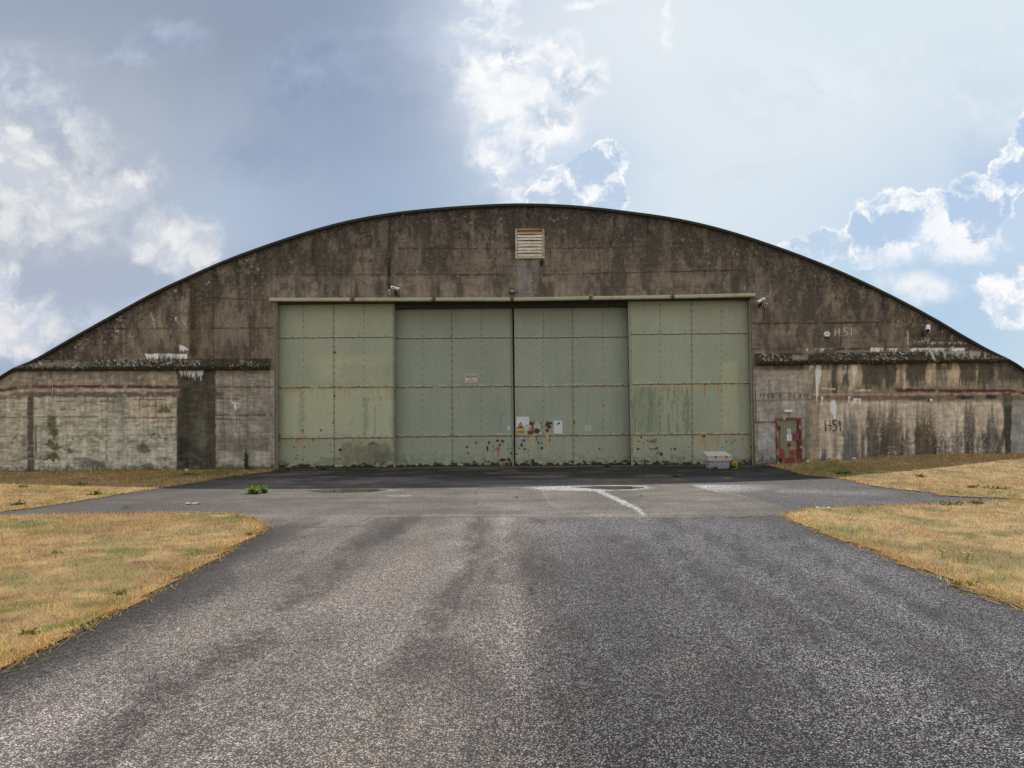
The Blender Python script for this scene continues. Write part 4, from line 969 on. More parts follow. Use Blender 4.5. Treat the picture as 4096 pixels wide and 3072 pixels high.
# ------------------------------------------------------------------ fittings on the building
def text(name, s, px, py, hpx, plane, material, parent, sx_=1.0, center=True):
    cu = bpy.data.curves.new('t', 'FONT'); cu.body = s; cu.size = 1.0; cu.align_x = 'CENTER' if center else 'LEFT'; cu.align_y = 'CENTER'; cu.offset = .012
    o = bpy.data.objects.new('t', cu); COL.objects.link(o)
    me = bpy.data.meshes.new_from_object(o.evaluated_get(bpy.context.evaluated_depsgraph_get())); bpy.data.objects.remove(o); bpy.data.curves.remove(cu)
    x0, z0 = W(px, py, plane); m_ = plane / F; sc_ = hpx * m_ * 1.4
    off = OFF.get(parent.name)
    for v_ in me.vertices:
        X, Y = v_.co.x, v_.co.y; v_.co = (x0 + X * sc_ * sx_ - off[0], plane - off[1], z0 + Y * sc_ - off[2])
    me.name = name; return link(name, me, material, parent)


def wbox(mb, x0, y0, x1, y1, pl, th):
    a = W(x0, y0, pl); b = W(x1, y1, pl); return mb.box(a[0], b[0], pl, pl + th, b[1], a[1])


def wquad(mb, pts, pl):
    q = [W(a, b, pl) for a, b in pts]
    area = sum(q[i][0] * q[(i + 1) % len(q)][1] - q[(i + 1) % len(q)][0] * q[i][1] for i in range(len(q)))
    if area < 0: q = q[::-1]
    return mb.add([(a, pl, b) for a, b in q], [tuple(range(len(q)))])


def wloc(px, py, pl): a = W(px, py, pl); return (a[0], pl, a[1])


# CCTV warning board
S = root('warning_board', wloc(1885, 1531, YB), 'grey cctv warning board with a dark heading, high on the left middle door', 'sign')
wbox(MB(), 1858, 1496, 1910, 1531, YB - .02, .017).build('panel', M_signd, S)
mb = MB(); wquad(mb, [(1864, 1502), (1904, 1502), (1904, 1509), (1864, 1509)], YB - .0225); mb.build('heading_band', M_navy, S)
mb = MB()
for q in ([(1860, 1498), (1908, 1498), (1908, 1499.3), (1860, 1499.3)], [(1860, 1527.6), (1908, 1527.6), (1908, 1529), (1860, 1529)], [(1860, 1499.4), (1861.5, 1499.4), (1861.5, 1527.5), (1860, 1527.5)], [(1906.5, 1499.4), (1908, 1499.4), (1908, 1527.5), (1906.5, 1527.5)]): wquad(mb, q, YB - .022)
mb.build('border', M_rust, S)
text('lettering', 'BE AWARE!', 1884, 1505.5, 5, YB - .0245, M_sign, S, .95); text('lettering', 'C.C.T.V.', 1884, 1513, 5, YB - .0225, M_ink, S, 1.2); text('lettering', 'in', 1886, 1517.5, 4, YB - .0225, M_ink, S); text('lettering', 'operation', 1884, 1522.5, 5, YB - .0225, M_ink, S, 1.2)
# caution board over blank board
S = root('blank_board', wloc(2090, 1700, YB), 'blank white board behind the yellow caution notice on the right middle door', 'sign')
wbox(MB(), 2065, 1667, 2117, 1700, YB - .015, .012).build('panel', M_sign, S)
S = root('caution_notice', wloc(2082, 1738, YB), 'white and yellow caution notice with a forklift triangle beside the door gap', 'sign')
wbox(MB(), 2065, 1686, 2100, 1737.5, YB - .028, .012).build('panel', M_sign, S)
mb = MB(); wquad(mb, [(2066, 1719), (2099.5, 1719), (2099.5, 1735), (2066, 1735)], YB - .0305); mb.build('yellow_panel', M_yel, S)
mb = MB(); wquad(mb, [(2082, 1687), (2098.5, 1716), (2066, 1716)], YB - .0305); mb.build('triangle_border', M_ink, S)
mb = MB(); wquad(mb, [(2082, 1691.5), (2094.5, 1713.6), (2070, 1713.6)], YB - .0325); mb.build('triangle', M_yel, S)
mb = MB(); wquad(mb, [(2076, 1711), (2077, 1707), (2081, 1706), (2082, 1703), (2086, 1703), (2088, 1707), (2089, 1711)], YB - .0345); wquad(mb, [(2078.5, 1697), (2080, 1697), (2080, 1706), (2078.5, 1706)], YB - .0345); wquad(mb, [(2072, 1709.5), (2076, 1709.5), (2076, 1711), (2072, 1711)], YB - .0345); mb.build('forklift_symbol', M_ink, S)
text('lettering', 'Caution', 2082.5, 1723, 6.5, YB - .0325, M_ink, S, 1.0); text('lettering', 'Fork-lift trucks', 2082.5, 1728.5, 4.2, YB - .0325, M_ink, S, 1.0); text('lettering', 'operating', 2082.5, 1732.5, 4, YB - .0325, M_ink, S, 1.1)
S = root('white_notice', wloc(2232, 1735, YB), 'faded white notice with a black hand mark, right of the rust patches', 'sign')
wbox(MB(), 2215, 1683, 2250, 1735, YB - .02, .017).build('panel', M_sign, S)
mb = MB()
for q in ([(2232, 1691), (2237, 1688), (2239, 1693), (2235, 1698), (2231, 1695)], [(2226, 1695), (2233, 1699), (2232, 1701), (2226, 1698)], [(2225, 1692), (2227, 1694), (2226, 1696), (2224, 1695)], [(2236, 1688), (2240, 1689), (2241, 1691), (2238, 1692)]): wquad(mb, q, YB - .0225)
mb.build('hand_symbol', M_ink, S)
S = root('small_notice', wloc(2035, 1721, YB), 'small pale notice with a warning triangle, left of the door gap', 'sign')
wbox(MB(), 2029, 1704, 2041.5, 1721, YB - .012, .009).build('panel', M_sign, S)
mb = MB(); wquad(mb, [(2035, 1705.5), (2039.5, 1712.5), (2030.8, 1712.5)], YB - .0145); mb.build('triangle', M_navy, S); mb = MB(); wquad(mb, [(2035, 1708), (2037.6, 1711.7), (2032.8, 1711.7)], YB - .0165); mb.build('triangle_field', M_sign, S)
text('lettering', 'WARNING', 2035.3, 1717, 2.4, YB - .0145, M_ink, S)
S = root('red_notice', wloc(2086, 1762, YB), 'tiny white and red notice under the yellow caution notice', 'sign')
wbox(MB(), 2082, 1748, 2091, 1757, YB - .012, .009).build('panel', M_sign, S); wbox(MB(), 2082, 1757.1, 2091, 1762, YB - .012, .009).build('red_panel', M_red, S)
mb = MB(); wquad(mb, [(2085, 1750), (2088.5, 1750), (2088.5, 1754.5), (2085, 1754.5)], YB - .0145); mb.build('symbol', M_navy, S)
PLD = D - .012
S = root('door_notice', wloc(3156, 1735, D - .02), 'small white notice with a black triangle, upper one on the peeling side door', 'sign')
wbox(MB(), 3149, 1716, 3163.5, 1735, D - .022, .008).build('panel', M_sign, S)
mb = MB(); wquad(mb, [(3156, 1718), (3161, 1726), (3151, 1726)], D - .0245); mb.build('triangle', M_ink, S); mb = MB(); wquad(mb, [(3156, 1721), (3158.6, 1725), (3153.4, 1725)], D - .0265); mb.build('triangle_field', M_sign, S)
text('lettering', 'Danger', 3156.3, 1729.5, 3, D - .0245, M_ink, S); text('lettering', 'Keep out', 3156.3, 1732.7, 2.4, D - .0245, M_ink, S)
S = root('cracked_notice', wloc(3156, 1763, D - .02), 'cracked blank white notice, lower one on the peeling side door', 'sign')
wbox(MB(), 3146.5, 1737, 3166.5, 1763, D - .022, .008).build('panel', M_sign, S)
mb = MB(); wquad(mb, [(3154, 1738), (3158, 1741), (3159, 1747), (3157, 1748), (3157, 1742)], D - .0245); wquad(mb, [(3157, 1748), (3159, 1755), (3158, 1756), (3156, 1749)], D - .0245); mb.build('crack', M_ink, S)


# security cameras
def camera_unit(name, label, px, py, ang, ln, r, yaw, box_off, cable, arm):
    x0, z0 = W(px, py, D - .35); S = root(name, (x0, D, z0), label, 'camera', 'security cameras on the front wall')
    c = Vector((x0, D - .35, z0)); a = Vector((math.cos(R(ang)) * math.cos(R(yaw)), -math.sin(R(yaw)), math.sin(R(ang)))).normalized()
    p0 = c - a * ln / 2; p1 = c + a * ln / 2       # p1 = lens end
    MB().cyl(p0, p1, r, r, 20).build('housing', M_white, S, True, .008)
    side = a.cross(Vector((0, 0, 1))).normalized(); upv = side.cross(a).normalized()
    # sun shield: half shell above the tube, longer than it
    mb = MB(); nn = 10; q0 = p0 - a * .01; q1 = p1 + a * .06; vv = []
    for P in (q0, q1):
        for rad in (r + .012, r + .020):
            for i in range(nn + 1):
                t = math.pi * i / nn; vv.append(P + side * math.cos(t) * rad + upv * math.sin(t) * rad)
    m_ = nn + 1
    for i in range(nn):
        mb_f = [(i, i + 1, 2 * m_ + i + 1, 2 * m_ + i), (m_ + i + 1, m_ + i, 3 * m_ + i, 3 * m_ + i + 1), (i, m_ + i, m_ + i + 1, i + 1), (2 * m_ + i, 2 * m_ + i + 1, 3 * m_ + i + 1, 3 * m_ + i)]
        mb.add(vv, mb_f) if i == 0 else mb.f.extend(mb_f)
    mb.build('sun_shield', M_white, S)
    MB().cyl(p1 + a * .001, p1 + a * .012, r * .8, r * .8, 16).build('lens', M_black, S)
    b = c - upv * r + a * (arm * ln * .15)
    MB().cyl(b, b + Vector((0, .12, -.10)), .035, .035, 10).box(b.x - .05, b.x + .05, D - .22, D - .003, b.z - .18, b.z - .06).build('bracket', M_black, S)
    mk = c + (Vector((0, -1, 0)) - a * a.dot(Vector((0, -1, 0)))).normalized() * (r + .023)
    mb = MB()
    for t in (-.28, -.19, -.12, -.02, .07, .14): 
        w_ = a * .022 * ln / .4; hh = upv * .012; q = mk + a * t * ln; mb.add([q - w_ - hh, q + w_ - hh, q + w_ + hh, q - w_ + hh], [(0, 1, 2, 3)])
    mb.build('marking', M_navy, S)
    bx, bz = W(*box_off, D - .06); MB().box(bx - .04, bx + .04, D - .06, D - .003, bz - .03, bz + .03).build('junction_box', M_cream, S, bevel=.006)
    pts = [Vector((W(*q, D - .1)[0], D - .1, W(*q, D - .1)[1])) for q in cable]; MB().tube([p0 + a * .03 - upv * r] + pts + [Vector((bx, D - .06, bz - .03))], .009, 6).build('cable', M_cream, S)
    return S


camera_unit('security_camera', 'white tube camera left of centre, above the header beam, tilted down to the right', 1580, 1153, -17, .36, .05, 20, (1556, 1161), [(1563, 1162), (1559, 1180), (1556, 1170)], .2)
camera_unit('security_camera', 'white tube camera just right of the header beam end, tilted down to the left', 3045, 1202, 205, .34, .05, 20, (3067, 1214), [(3059, 1206), (3058, 1224), (3061, 1230), (3066, 1226)], .1)
# far right cluster
S = camera_unit('security_camera', 'white camera near the sloping roof edge, above the black floodlight and horn', 3712, 1313, 222, .30, .07, 50, (3708, 1339), [(3719, 1320), (3718, 1330), (3714, 1336)], 0)
x0, z0 = W(3697, 1332, D - .2); S = root('floodlight', (x0, D, z0), 'black square floodlight under the camera near the right roof edge', 'light')
MB().box(x0 - .085, x0 + .075, D - .24, D - .18, z0 - .07, z0 + .07).build('housing', M_black, S, bevel=.01); MB().box(x0 - .07, x0 + .06, D - .247, D - .242, z0 - .055, z0 + .055).build('glass', mat('dark_glass', (.02, .02, .03), .1), S)
MB().box(x0 + .05, x0 + .2, D - .18, D - .003, z0 - .03, z0 + .05).build('bracket', M_black, S)
x0, z0 = W(3706, 1357, D - .25); S = root('horn_loudspeaker', (x0, D, z0), 'beige horn loudspeaker under the camera near the right roof edge', 'loudspeaker')
c0 = Vector((x0, D - .32, z0)); ax = Vector((-.35, -.9, -.1)).normalized(); mb = MB()
prof = [(0, .105), (.03, .098), (.07, .07), (.14, .04), (.20, .03)]
for (t0, r0), (t1, r1) in zip(prof[:-1], prof[1:]): mb.cyl(c0 - ax * t0, c0 - ax * t1, r0, r1, 20, False); mb.cyl(c0 - ax * t0, c0 - ax * t1, r0 - .008, r1 - .008, 20, False)
mb.build('horn', M_cream, S, True); MB().cyl(c0 - ax * .10, c0 - ax * .02, .028, .012, 12).build('driver_cone', M_cream, S, True)
MB().cyl(c0 - ax * .20, c0 - ax * .27, .05, .05, 14).build('driver', M_cream, S, True); MB().box(x0 - .02 + .06, x0 + .02 + .06, D - .12, D - .003, z0 - .01, z0 + .09).build('bracket', M_cream, S)
# centre floodlight
x0, z0 = W(2049, 1162, D - .15); S = root('floodlight', (x0, D, z0), 'black framed floodlight over the middle of the header beam', 'light'); mb = MB()
mb.box(x0 - .115, x0 + .115, D - .18, D - .13, z0 + .055, z0 + .075).box(x0 - .115, x0 - .095, D - .18, D - .13, z0 - .07, z0 + .055).box(x0 + .095, x0 + .115, D - .18, D - .13, z0 - .07, z0 + .055).box(x0 - .125, x0 + .125, D - .18, D - .10, z0 - .135, z0 - .07).box(x0 - .1, x0 + .1, D - .13, D - .10, z0 - .07, z0 + .06)
mb.build('housing', M_black, S, bevel=.006); MB().box(x0 - .094, x0 + .094, D - .155, D - .132, z0 - .068, z0 + .053).build('glass', M_glass, S); MB().box(x0 - .03, x0 + .03, D - .10, D - .003, z0 - .1, z0 - .04).build('bracket', M_black, S)
# alarm box
x0, z0 = W(3309, 1336, D - .1); S = root('alarm_box', (x0, D, z0), 'white hexagonal alarm box left of the pale wall number', 'alarm'); r = .135
MB().prism([(x0 + r * math.cos(R(60 * i)), z0 + r * .88 * math.sin(R(60 * i))) for i in range(6)], D - .10, D - .003).build('cover', M_white, S, bevel=.012)
mb = MB()
for i in range(20):
    a0, a1 = R(18 * i), R(18 * i + 18); mb.add([(x0 + q * math.cos(t), D - .1025, z0 + .01 + q * math.sin(t)) for q, t in ((.045, a0), (.053, a0), (.053, a1), (.045, a1))], [(0, 1, 2, 3)])
mb.build('ring', M_navy, S); text('lettering', 'CSA', 3309, 1335.5, 4.6, D - .1025, M_navy, S)
MB().box(x0 - .04, x0 + .04, D - .09, D - .02, z0 - .16, z0 - .121).build('sounder', M_black, S)
# light over the side door
x0, z0 = W(3154, 1644, D - .1); S = root('bulkhead_light', (x0, D, z0), 'slim white bulkhead light above the peeling side door', 'light')
MB().box(x0 - .17, x0 + .17, D - .055, D - .003, z0 - .055, z0 + .055).build('base', M_cream, S, bevel=.006); MB().box(x0 - .165, x0 + .165, D - .11, D - .057, z0 - .05, z0 + .05).build('diffuser', M_white, S, bevel=.018)
x0, z0 = W(3723, 1601, D - .1); S = root('sensor_light', (x0, D, z0), 'small white sensor light on the lower wall, right of the dark band', 'light')
MB().box(x0 - .05, x0 + .05, D - .14, D - .06, z0 - .05, z0 + .06).build('housing', M_white, S, bevel=.01); MB().box(x0 - .08, x0 - .052, D - .12, D - .07, z0 - .02, z0 + .04).build('sensor', M_black, S); MB().box(x0 - .02, x0 + .05, D - .06, D - .003, z0 - .02, z0 + .03).build('bracket', M_black, S)
x0, z0 = W(209, 1556, D - .05); S = root('conduit', (x0, D, z0), 'thin pale conduit crossing the maroon line on the left wall', 'pipe'); MB().cyl((x0, D - .03, z0 - .28), (x0, D - .03, z0 + .16), .014).build('pipe', M_cream, S); MB().box(x0 - .03, x0 + .03, D - .05, D - .003, z0 + .1, z0 + .13).build('clip', M_dark, S)

# ------------------------------------------------------------------ grit bin and bucket
bx0, bx1 = G(2832, 1874)[0], G(2931, 1874)[0]; by = G(2880, 1875)[1] - .1
GB = root('grit_bin', ((bx0 + bx1) / 2, by + .25, 0), 'off-white grit bin with a sloping hinged lid in front of the right door', 'bin')
xm0, xm1 = W(2836, 1850, by)[0], W(2919, 1850, by)[0]; zc = W(2880, 1843, by)[1]; zl = W(2880, 1826, by)[1]; zt = W(2880, 1809, by + .5)[1]
mat('bin_grey', alb((120, 119, 122), .5), .6, nscale=12, namt=.15); mat('bin_lid', alb((160, 153, 143), .56), .5, nscale=10, namt=.08)
mb = MB(); mb.add([(xm0 + .02, by + .04, .0), (xm1 - .02, by + .04, .0), (xm1 - .02, by + .5, .0), (xm0 + .02, by + .5, .0), (xm0 - .01, by, zc), (xm1 + .01, by, zc), (xm1 + .01, by + .55, zc), (xm0 - .01, by + .55, zc)],
       [(0, 3, 2, 1), (4, 5, 6, 7), (0, 1, 5, 4), (1, 2, 6, 5), (2, 3, 7, 6), (3, 0, 4, 7)])
body = mb.build('body', MATS['bin_grey'], GB, bevel=.02)
lx0, lx1 = W(2829, 1840, by)[0], W(2927, 1840, by)[0]
mb = MB(); mb.add([(lx0 + .02, by - .03, zc - .01), (lx1 - .02, by - .03, zc - .01), (lx1 - .02, by + .58, zc - .01), (lx0 + .02, by + .58, zc - .01), (lx0, by - .05, zl), (lx1, by - .05, zl), (lx1 - .05, by + .6, zl), (lx0 + .03, by + .6, zl)],
       [(0, 3, 2, 1), (4, 5, 6, 7), (0, 1, 5, 4), (1, 2, 6, 5), (2, 3, 7, 6), (3, 0, 4, 7)])
mb.build('rim', MATS['bin_lid'], GB, bevel=.015)
mb = MB(); mb.add([(lx0 + .0, by - .06, zl + .004), (lx1 + .01, by - .06, zl + .004), (lx1 - .06, by + .6, zt), (lx0 + .0, by + .6, zt), (lx0, by - .06, zl + .03), (lx1 + .01, by - .06, zl + .03), (lx1 - .06, by + .6, zt + .03), (lx0, by + .6, zt + .03), ],
       [(0, 3, 2, 1), (4, 5, 6, 7), (0, 1, 5, 4), (1, 2, 6, 5), (2, 3, 7, 6), (3, 0, 4, 7)])
mb.prism([(lx0 + .04, zl + .01), (lx0 + .05, zl + .01), (lx0 + .05, zl + .012)], by + .5, by + .59)
lid = mb.build('lid', MATS['bin_lid'], GB, bevel=.01)
for hx in (2861, 2904):
    xx = W(hx, 1826, by)[0]; MB().box(xx - .022, xx + .022, by - .075, by - .052, zl - .05, zl + .025).build('hasp', M_rust, GB)
yb0 = by + .15; xx = W(2938, 1860, yb0)[0]; zt2 = W(2938, 1847, yb0)[1]
BK = root('bucket', (xx, yb0, 0), 'small yellow plastic tub on the ground beside the grit bin', 'bucket'); M_tub = mat('tub_yellow', (.66, .44, .02), .5, nscale=14, namt=.12)
mb = MB(); mb.cyl((xx, yb0, .0), (xx, yb0, zt2 - .05), .095, .125, 22, False); mb.cyl((xx, yb0, .012), (xx, yb0, zt2 - .05), .09, .118, 22, False); mb.cyl((xx, yb0, .0), (xx, yb0, .012), .095, .095, 22); mb.build('body', M_tub, BK, True)
mb = MB(); mb.cyl((xx, yb0, zt2 - .05), (xx, yb0, zt2 - .03), .145, .15, 22); mb.cyl((xx, yb0, zt2 - .03), (xx, yb0, zt2), .135, .14, 22); mb.build('rim', M_tub, BK)

# ------------------------------------------------------------------ ground
KG = 1.25
def albg(c, k=KG): return np.clip(lin(c) / k, .003, .9)
def polyG(pts, z=0.0): return np.array([G(a, b, z) for a, b in pts])
P_LN = polyG([(0, 2069), (190, 2063), (570, 2056), (823, 2053), (949, 2059), (1013, 2072), (1057, 2094), (1063, 2113), (1038, 2142), (949, 2186), (886, 2230), (778, 2287), (665, 2351), (570, 2411), (443, 2465), (316, 2528), (234, 2572), (127, 2629), (0, 2686), (-300, 2840), (-900, 3150)])
P_LN = np.concatenate([P_LN, [[-9, 1.0], [-30, -20], [-60, -20], [-60, G(-700, 2076)[1]], list(G(-700, 2080))]])
P_LF = np.concatenate([polyG([(-900, 2110), (0, 2050), (158, 2031), (316, 2006), (475, 1980), (608, 1959), (759, 1936), (949, 1904), (1076, 1889)]), [[OX0 - .02, D + .1], [-60, D + .1], [-60, 14.0]]])
P_RF = np.concatenate([[[G(3140, 1873)[0], D + .1]], polyG([(3215, 1902), (3361, 1917), (3455, 1939), (3582, 1958), (3734, 1974), (3747, 1983), (3835, 1989), (3960, 1993), (4100, 1999), (4700, 2010)]), [[60, 14], [60, D + .1]]])
P_RN = np.concatenate([polyG([(4700, 2008), (4096, 1999), (3930, 2011), (3772, 2018), (3645, 2021), (3392, 2031), (3234, 2037), (3126, 2062), (3139, 2075), (3234, 2113), (3297, 2145), (3392, 2173), (3487, 2205), (3614, 2268), (3740, 2300), (3835, 2351), (3930, 2382), (3993, 2408), (4088, 2439), (4400, 2610), (5000, 2940)]), [[9, 1.0], [30, -20], [60, -20], [60, 13.5]]])


def inside(p, x, y):
    r_ = np.zeros(x.shape, bool); n_ = len(p)
    for i in range(n_):
        (ax, ay), (bx_, by_) = p[i], p[(i + 1) % n_]
        c = ((ay > y) != (by_ > y)); 
        with np.errstate(divide='ignore', invalid='ignore'): c &= x < (bx_ - ax) * (y - ay) / (by_ - ay) + ax
        r_ ^= c
    return r_


def edge_dist(p, x, y):
    d = np.full(x.shape, 1e9); n_ = len(p)
    for i in range(n_):
        (ax, ay), (bx_, by_) = p[i], p[(i + 1) % n_]; dx, dy = bx_ - ax, by_ - ay
        t = np.clip(((x - ax) * dx + (y - ay) * dy) / (dx * dx + dy * dy + 1e-9), 0, 1); d = np.minimum(d, np.hypot(x - ax - t * dx, y - ay - t * dy))
    return d


def lawnz(x, y, P_=None):
    m_ = .30 * sm((x - 9.5) / 9) * sm((y - 18.5) / 8) + .06 * sm((x - 5) / 5) * sm((y - 20) / 4)
    m_ = m_ + .02 * (fbm(x / 1.7, y / 1.7, 3, 3) - .3)
    if P_ is not None:
        e_ = edge_dist(P_, x, y); e_ = np.where(y > D - 1.5, np.maximum(e_, np.minimum(np.abs(x - P_[0][0]) * .5, 9)) if P_ is P_RF else e_, e_); m_ = m_ * sm(e_ / 1.4)
    return m_


# far sheet
m_g = mat('dry_field', (.22, .17, .08), .95, nscale=.6, namt=.35)
V = np.array([(-900, -900, -.08), (900, -900, -.08), (900, 900, -.08), (-900, 900, -.08)], float)
tag(fast('ground', V, [[0, 1, 2, 3]], m_g), kind='structure')

# asphalt
rows = [-30, -12, -5, -2, 0, 1.5, 2.5]; q = 3.2
while q < D + 1.2: rows.append(q); q += max(.012, q * q / (H * 700) * .75)
rows = np.array(rows + [D + 1.6]); cols = np.concatenate([np.arange(-60, -20, 2.0), np.arange(-20, -8, .12), np.arange(-8, 8, .07), np.arange(8, 20, .12), np.arange(20, 61, 2.0)])
X, Y = np.meshgrid(cols, rows, indexing='ij'); n_, m_ = X.shape; X = X.ravel(); Y = Y.ravel()
i, j = np.meshgrid(np.arange(n_ - 1), np.arange(m_ - 1), indexing='ij'); a = (i * m_ + j).ravel(); FQ = np.stack([a, a + m_, a + m_ + 1, a + 1], 1)
PX, PY = proj(X, Y, 0 * X); near = Y < 3; PX = np.where(near, 2048 + X * 600, PX); PY = np.where(near, 3300, PY)
C = Canvas(PX, PY, (143, 136, 130)); x, y = PX, PY
gx = fbm(X / 1.4, Y / 4.5, 5, 600); gy = fbm(X / .5, Y / .9, 4, 601); g3 = fbm(X / 4, Y / 9, 3, 602)
nearm = sm((y - 2064) / 6)
C.mix(nearm * sm((x - 1900 + (y - 2100) * .1) / 500), (128, 126, 127), .8)
C.mul(.70 + .52 * gx); C.mul(.84 + .32 * gy); C.mul(.88 + .22 * g3)
def gl(pts, w, col, a, rag=10, rs=40, seed=1, brk=0, f=1):
    C.line(pts, w, col, a, rag, rs, seed, brk)
# darker worn lanes
gl([(1620, 2080), (1500, 2170), (1390, 2290), (1250, 2400)], 22, (98, 92, 88), .55, 14, 60, 610); gl([(1940, 2060), (1930, 2200), (1900, 2420)], 60, (108, 102, 97), .45, 22, 80, 611)
gl([(2050, 2100), (2090, 2250), (2110, 2600), (2300, 3072)], 20, (104, 98, 94), .4, 10, 80, 612); gl([(1300, 2500), (1000, 2750), (600, 3072)], 90, (104, 98, 92), .4, 40, 90, 613); gl([(1900, 2020), (1905, 1965)], 9, (92, 86, 82), .6, 6, 30, 614, .4)
gl([(2900, 2200), (3300, 2500), (4000, 3000)], 60, (128, 126, 126), .25, 30, 90, 615); C.blob(2740, 2650, 120, 50, (150, 142, 132), .4, .7, 40, 60, 616); C.blob(2530, 2310, 120, 30, (140, 130, 120), .35, .7, 30, 50, 617); C.blob(2830, 2172, 36, 6, (160, 152, 142), .8, .4, 5, 20, 618)
for pts, w in (([(1250, 3072), (1420, 2700), (1560, 2400), (1700, 2150), (1740, 2085)], 42), ([(2250, 3072), (2180, 2600), (2110, 2300), (2080, 2110)], 34)):
    C.line(pts, w, (150, 141, 130), .28, 26, 90, 660)
for pts, w in (([(250, 3072), (640, 2840), (880, 2640), (1180, 2420), (1400, 2230), (1560, 2110)], 70), ([(1500, 3072), (1600, 2800), (1720, 2560), (1830, 2330)], 46), ([(2500, 3072), (2380, 2700), (2250, 2450), (2160, 2240)], 60), ([(3500, 3072), (3100, 2700), (2800, 2420), (2560, 2200)], 70)):
    C.line(pts, w, (84, 79, 76), .42, 34, 90, 661, .42)
C.mix(nearm * sm(fbm(X / .8, Y / 2.2, 4, 662), .54, .66), (80, 75, 72), .4); C.mix(nearm * sm(fbm(X / 1.3, Y / 3.2, 4, 663), .56, .68) * sm((2500 - x) / 500), (158, 148, 136), .35)
seam_x = 2050 + (y - 2062) * .17 + (fbm(y / 60, x * 0, 3, 671) - .5) * 40
C.mul(1 - .13 * nearm * sm((x - seam_x) / 14)); C.c *= 1 + (np.array((.985, 1.0, 1.035)) - 1) * (nearm * sm((x - seam_x) / 300))[:, None]; C.mul(1 + .10 * nearm * (1 - sm(np.abs(x - seam_x + 60 + (y - 2062) * .06) / (60 + (y - 2062) * .10))))
for pts, w, a in (([(0, 3072 - 380), (200, 2640), (420, 2560), (700, 2400), (900, 2290)], 56, .65), ([(420, 3072), (520, 2920), (560, 2780), (840, 2640), (1080, 2560)], 52, .75), ([(560, 3072), (760, 2840), (1000, 2620), (1100, 2540)], 30, .5), ([(1130, 2420), (1330, 2300), (1400, 2200), (1500, 2160), (1640, 2078)], 28, .8),
                  ([(700, 3072), (900, 2900), (1180, 2820), (1260, 2720)], 30, .4), ([(1900, 2120), (1890, 2260), (1800, 2420), (1740, 2480)], 44, .65), ([(1980, 2100), (1960, 2300)], 26, .3), ([(1740, 2400), (1650, 2560), (1560, 2700)], 24, .45), ([(2120, 2200), (2160, 2500), (2280, 2900)], 26, .4), ([(2440, 2180), (2600, 2500), (2900, 2900)], 60, .3),
                  ([(2900, 2150), (3300, 2420), (3900, 2900)], 60, .3), ([(3100, 2200), (3600, 2520), (4096, 2800)], 40, .25)):
    C.line(pts, w * 1.15, (76, 72, 70), a * .72, 38, 60, int(w * 7 + pts[0][0]), .46)
C.c *= np.array((1.0, .985, .99))
for pts, w, a in (([(2760, 2100), (3000, 2260), (3460, 2560), (4096, 3000)], 60, .40), ([(2900, 2090), (3200, 2230), (3700, 2480), (4096, 2700)], 60, .35), ([(2560, 2120), (2760, 2330), (3150, 2700), (3500, 3072)], 46, .28), ([(3250, 2170), (3600, 2330), (4096, 2600)], 36, .3)):  # pale diagonal streaks: wear plus surface sheen painted into the colour
    C.line(pts, w, (150, 152, 158), a, 30, 80, int(w * 3 + pts[0][0]), .38)
for pts, w, a in (([(2850, 2140), (3150, 2330), (3700, 2700), (4096, 2960)], 34, .45), ([(2660, 2160), (2900, 2400), (3300, 2800)], 44, .4), ([(3080, 2130), (3500, 2340), (4096, 2640)], 26, .4)):
    C.line(pts, w, (58, 58, 62), a, 30, 80, int(w * 3 + pts[0][0]), .42)
C.mul(1 - .07 * sm((2066 - y) / 10)); C.mul(1 - .18 * sm((2062 - y) / 6) * sm(fbm(X / 1.2, Y / .5, 4, 673), .42, .60)); C.mul(1 - .22 * sm((2062 - y) / 6) * sm((1150 - x) / 500)); C.mul(1 + .10 * sm((2062 - y) / 6) * (fbm(X / .5, Y / .25, 4, 674) - .5) * 2)
# dark border along the lawn
pl_ = edge_dist(P_LN, X, Y); C.mix((1 - sm(pl_ / (.45 + .7 * fbm(X, Y, 3, 620)))) * sm((y - 2080) / 60), (56, 54, 54), .85)
pr_ = edge_dist(P_RN, X, Y); C.mix((1 - sm(pr_ / .35)) * sm((y - 2080) / 60), (84, 84, 88), .4)
pf_ = edge_dist(P_LF, X, Y); C.mix((1 - sm(pf_ / .8)) * sm(2080 - y), (70, 69, 71), .6)
# seams
gl([(1063, 2112), (1300, 2108), (1440, 2104), (1470, 2069), (1900, 2066), (2700, 2062), (3126, 2060)], 1.6, (70, 66, 64), .75, 1, 20, 621)
gl([(2780, 1952), (2890, 1968), (3050, 2000), (3200, 2030)], 1.8, (190, 186, 178), .5, 1, 20, 622)
far = sm((2062 - y) / 6); C.mix(far * sm((2900 - x + (y - 1960) * 3.5) / 20), (134, 128, 120), .35)
C.mix(far * sm((x - 2890 - (y - 1960) * 3.6) / 10), (104, 105, 110), .7)
for pts in ([(2085, 2066), (2098, 2160), (2110, 2290), (2150, 2460), (2190, 2640), (2240, 2860), (2270, 3072)], [(1250, 2560), (1330, 2556), (1420, 2548)], [(1060, 2660), (1190, 2652), (1260, 2655)], [(1640, 2636), (1720, 2628), (1800, 2634)], [(3130, 2062), (2950, 2068), (2760, 2066)]):
    C.line(pts, 2.2, (52, 49, 48), .75, 4, 22, 680 + int(pts[0][0]) % 9, .40)
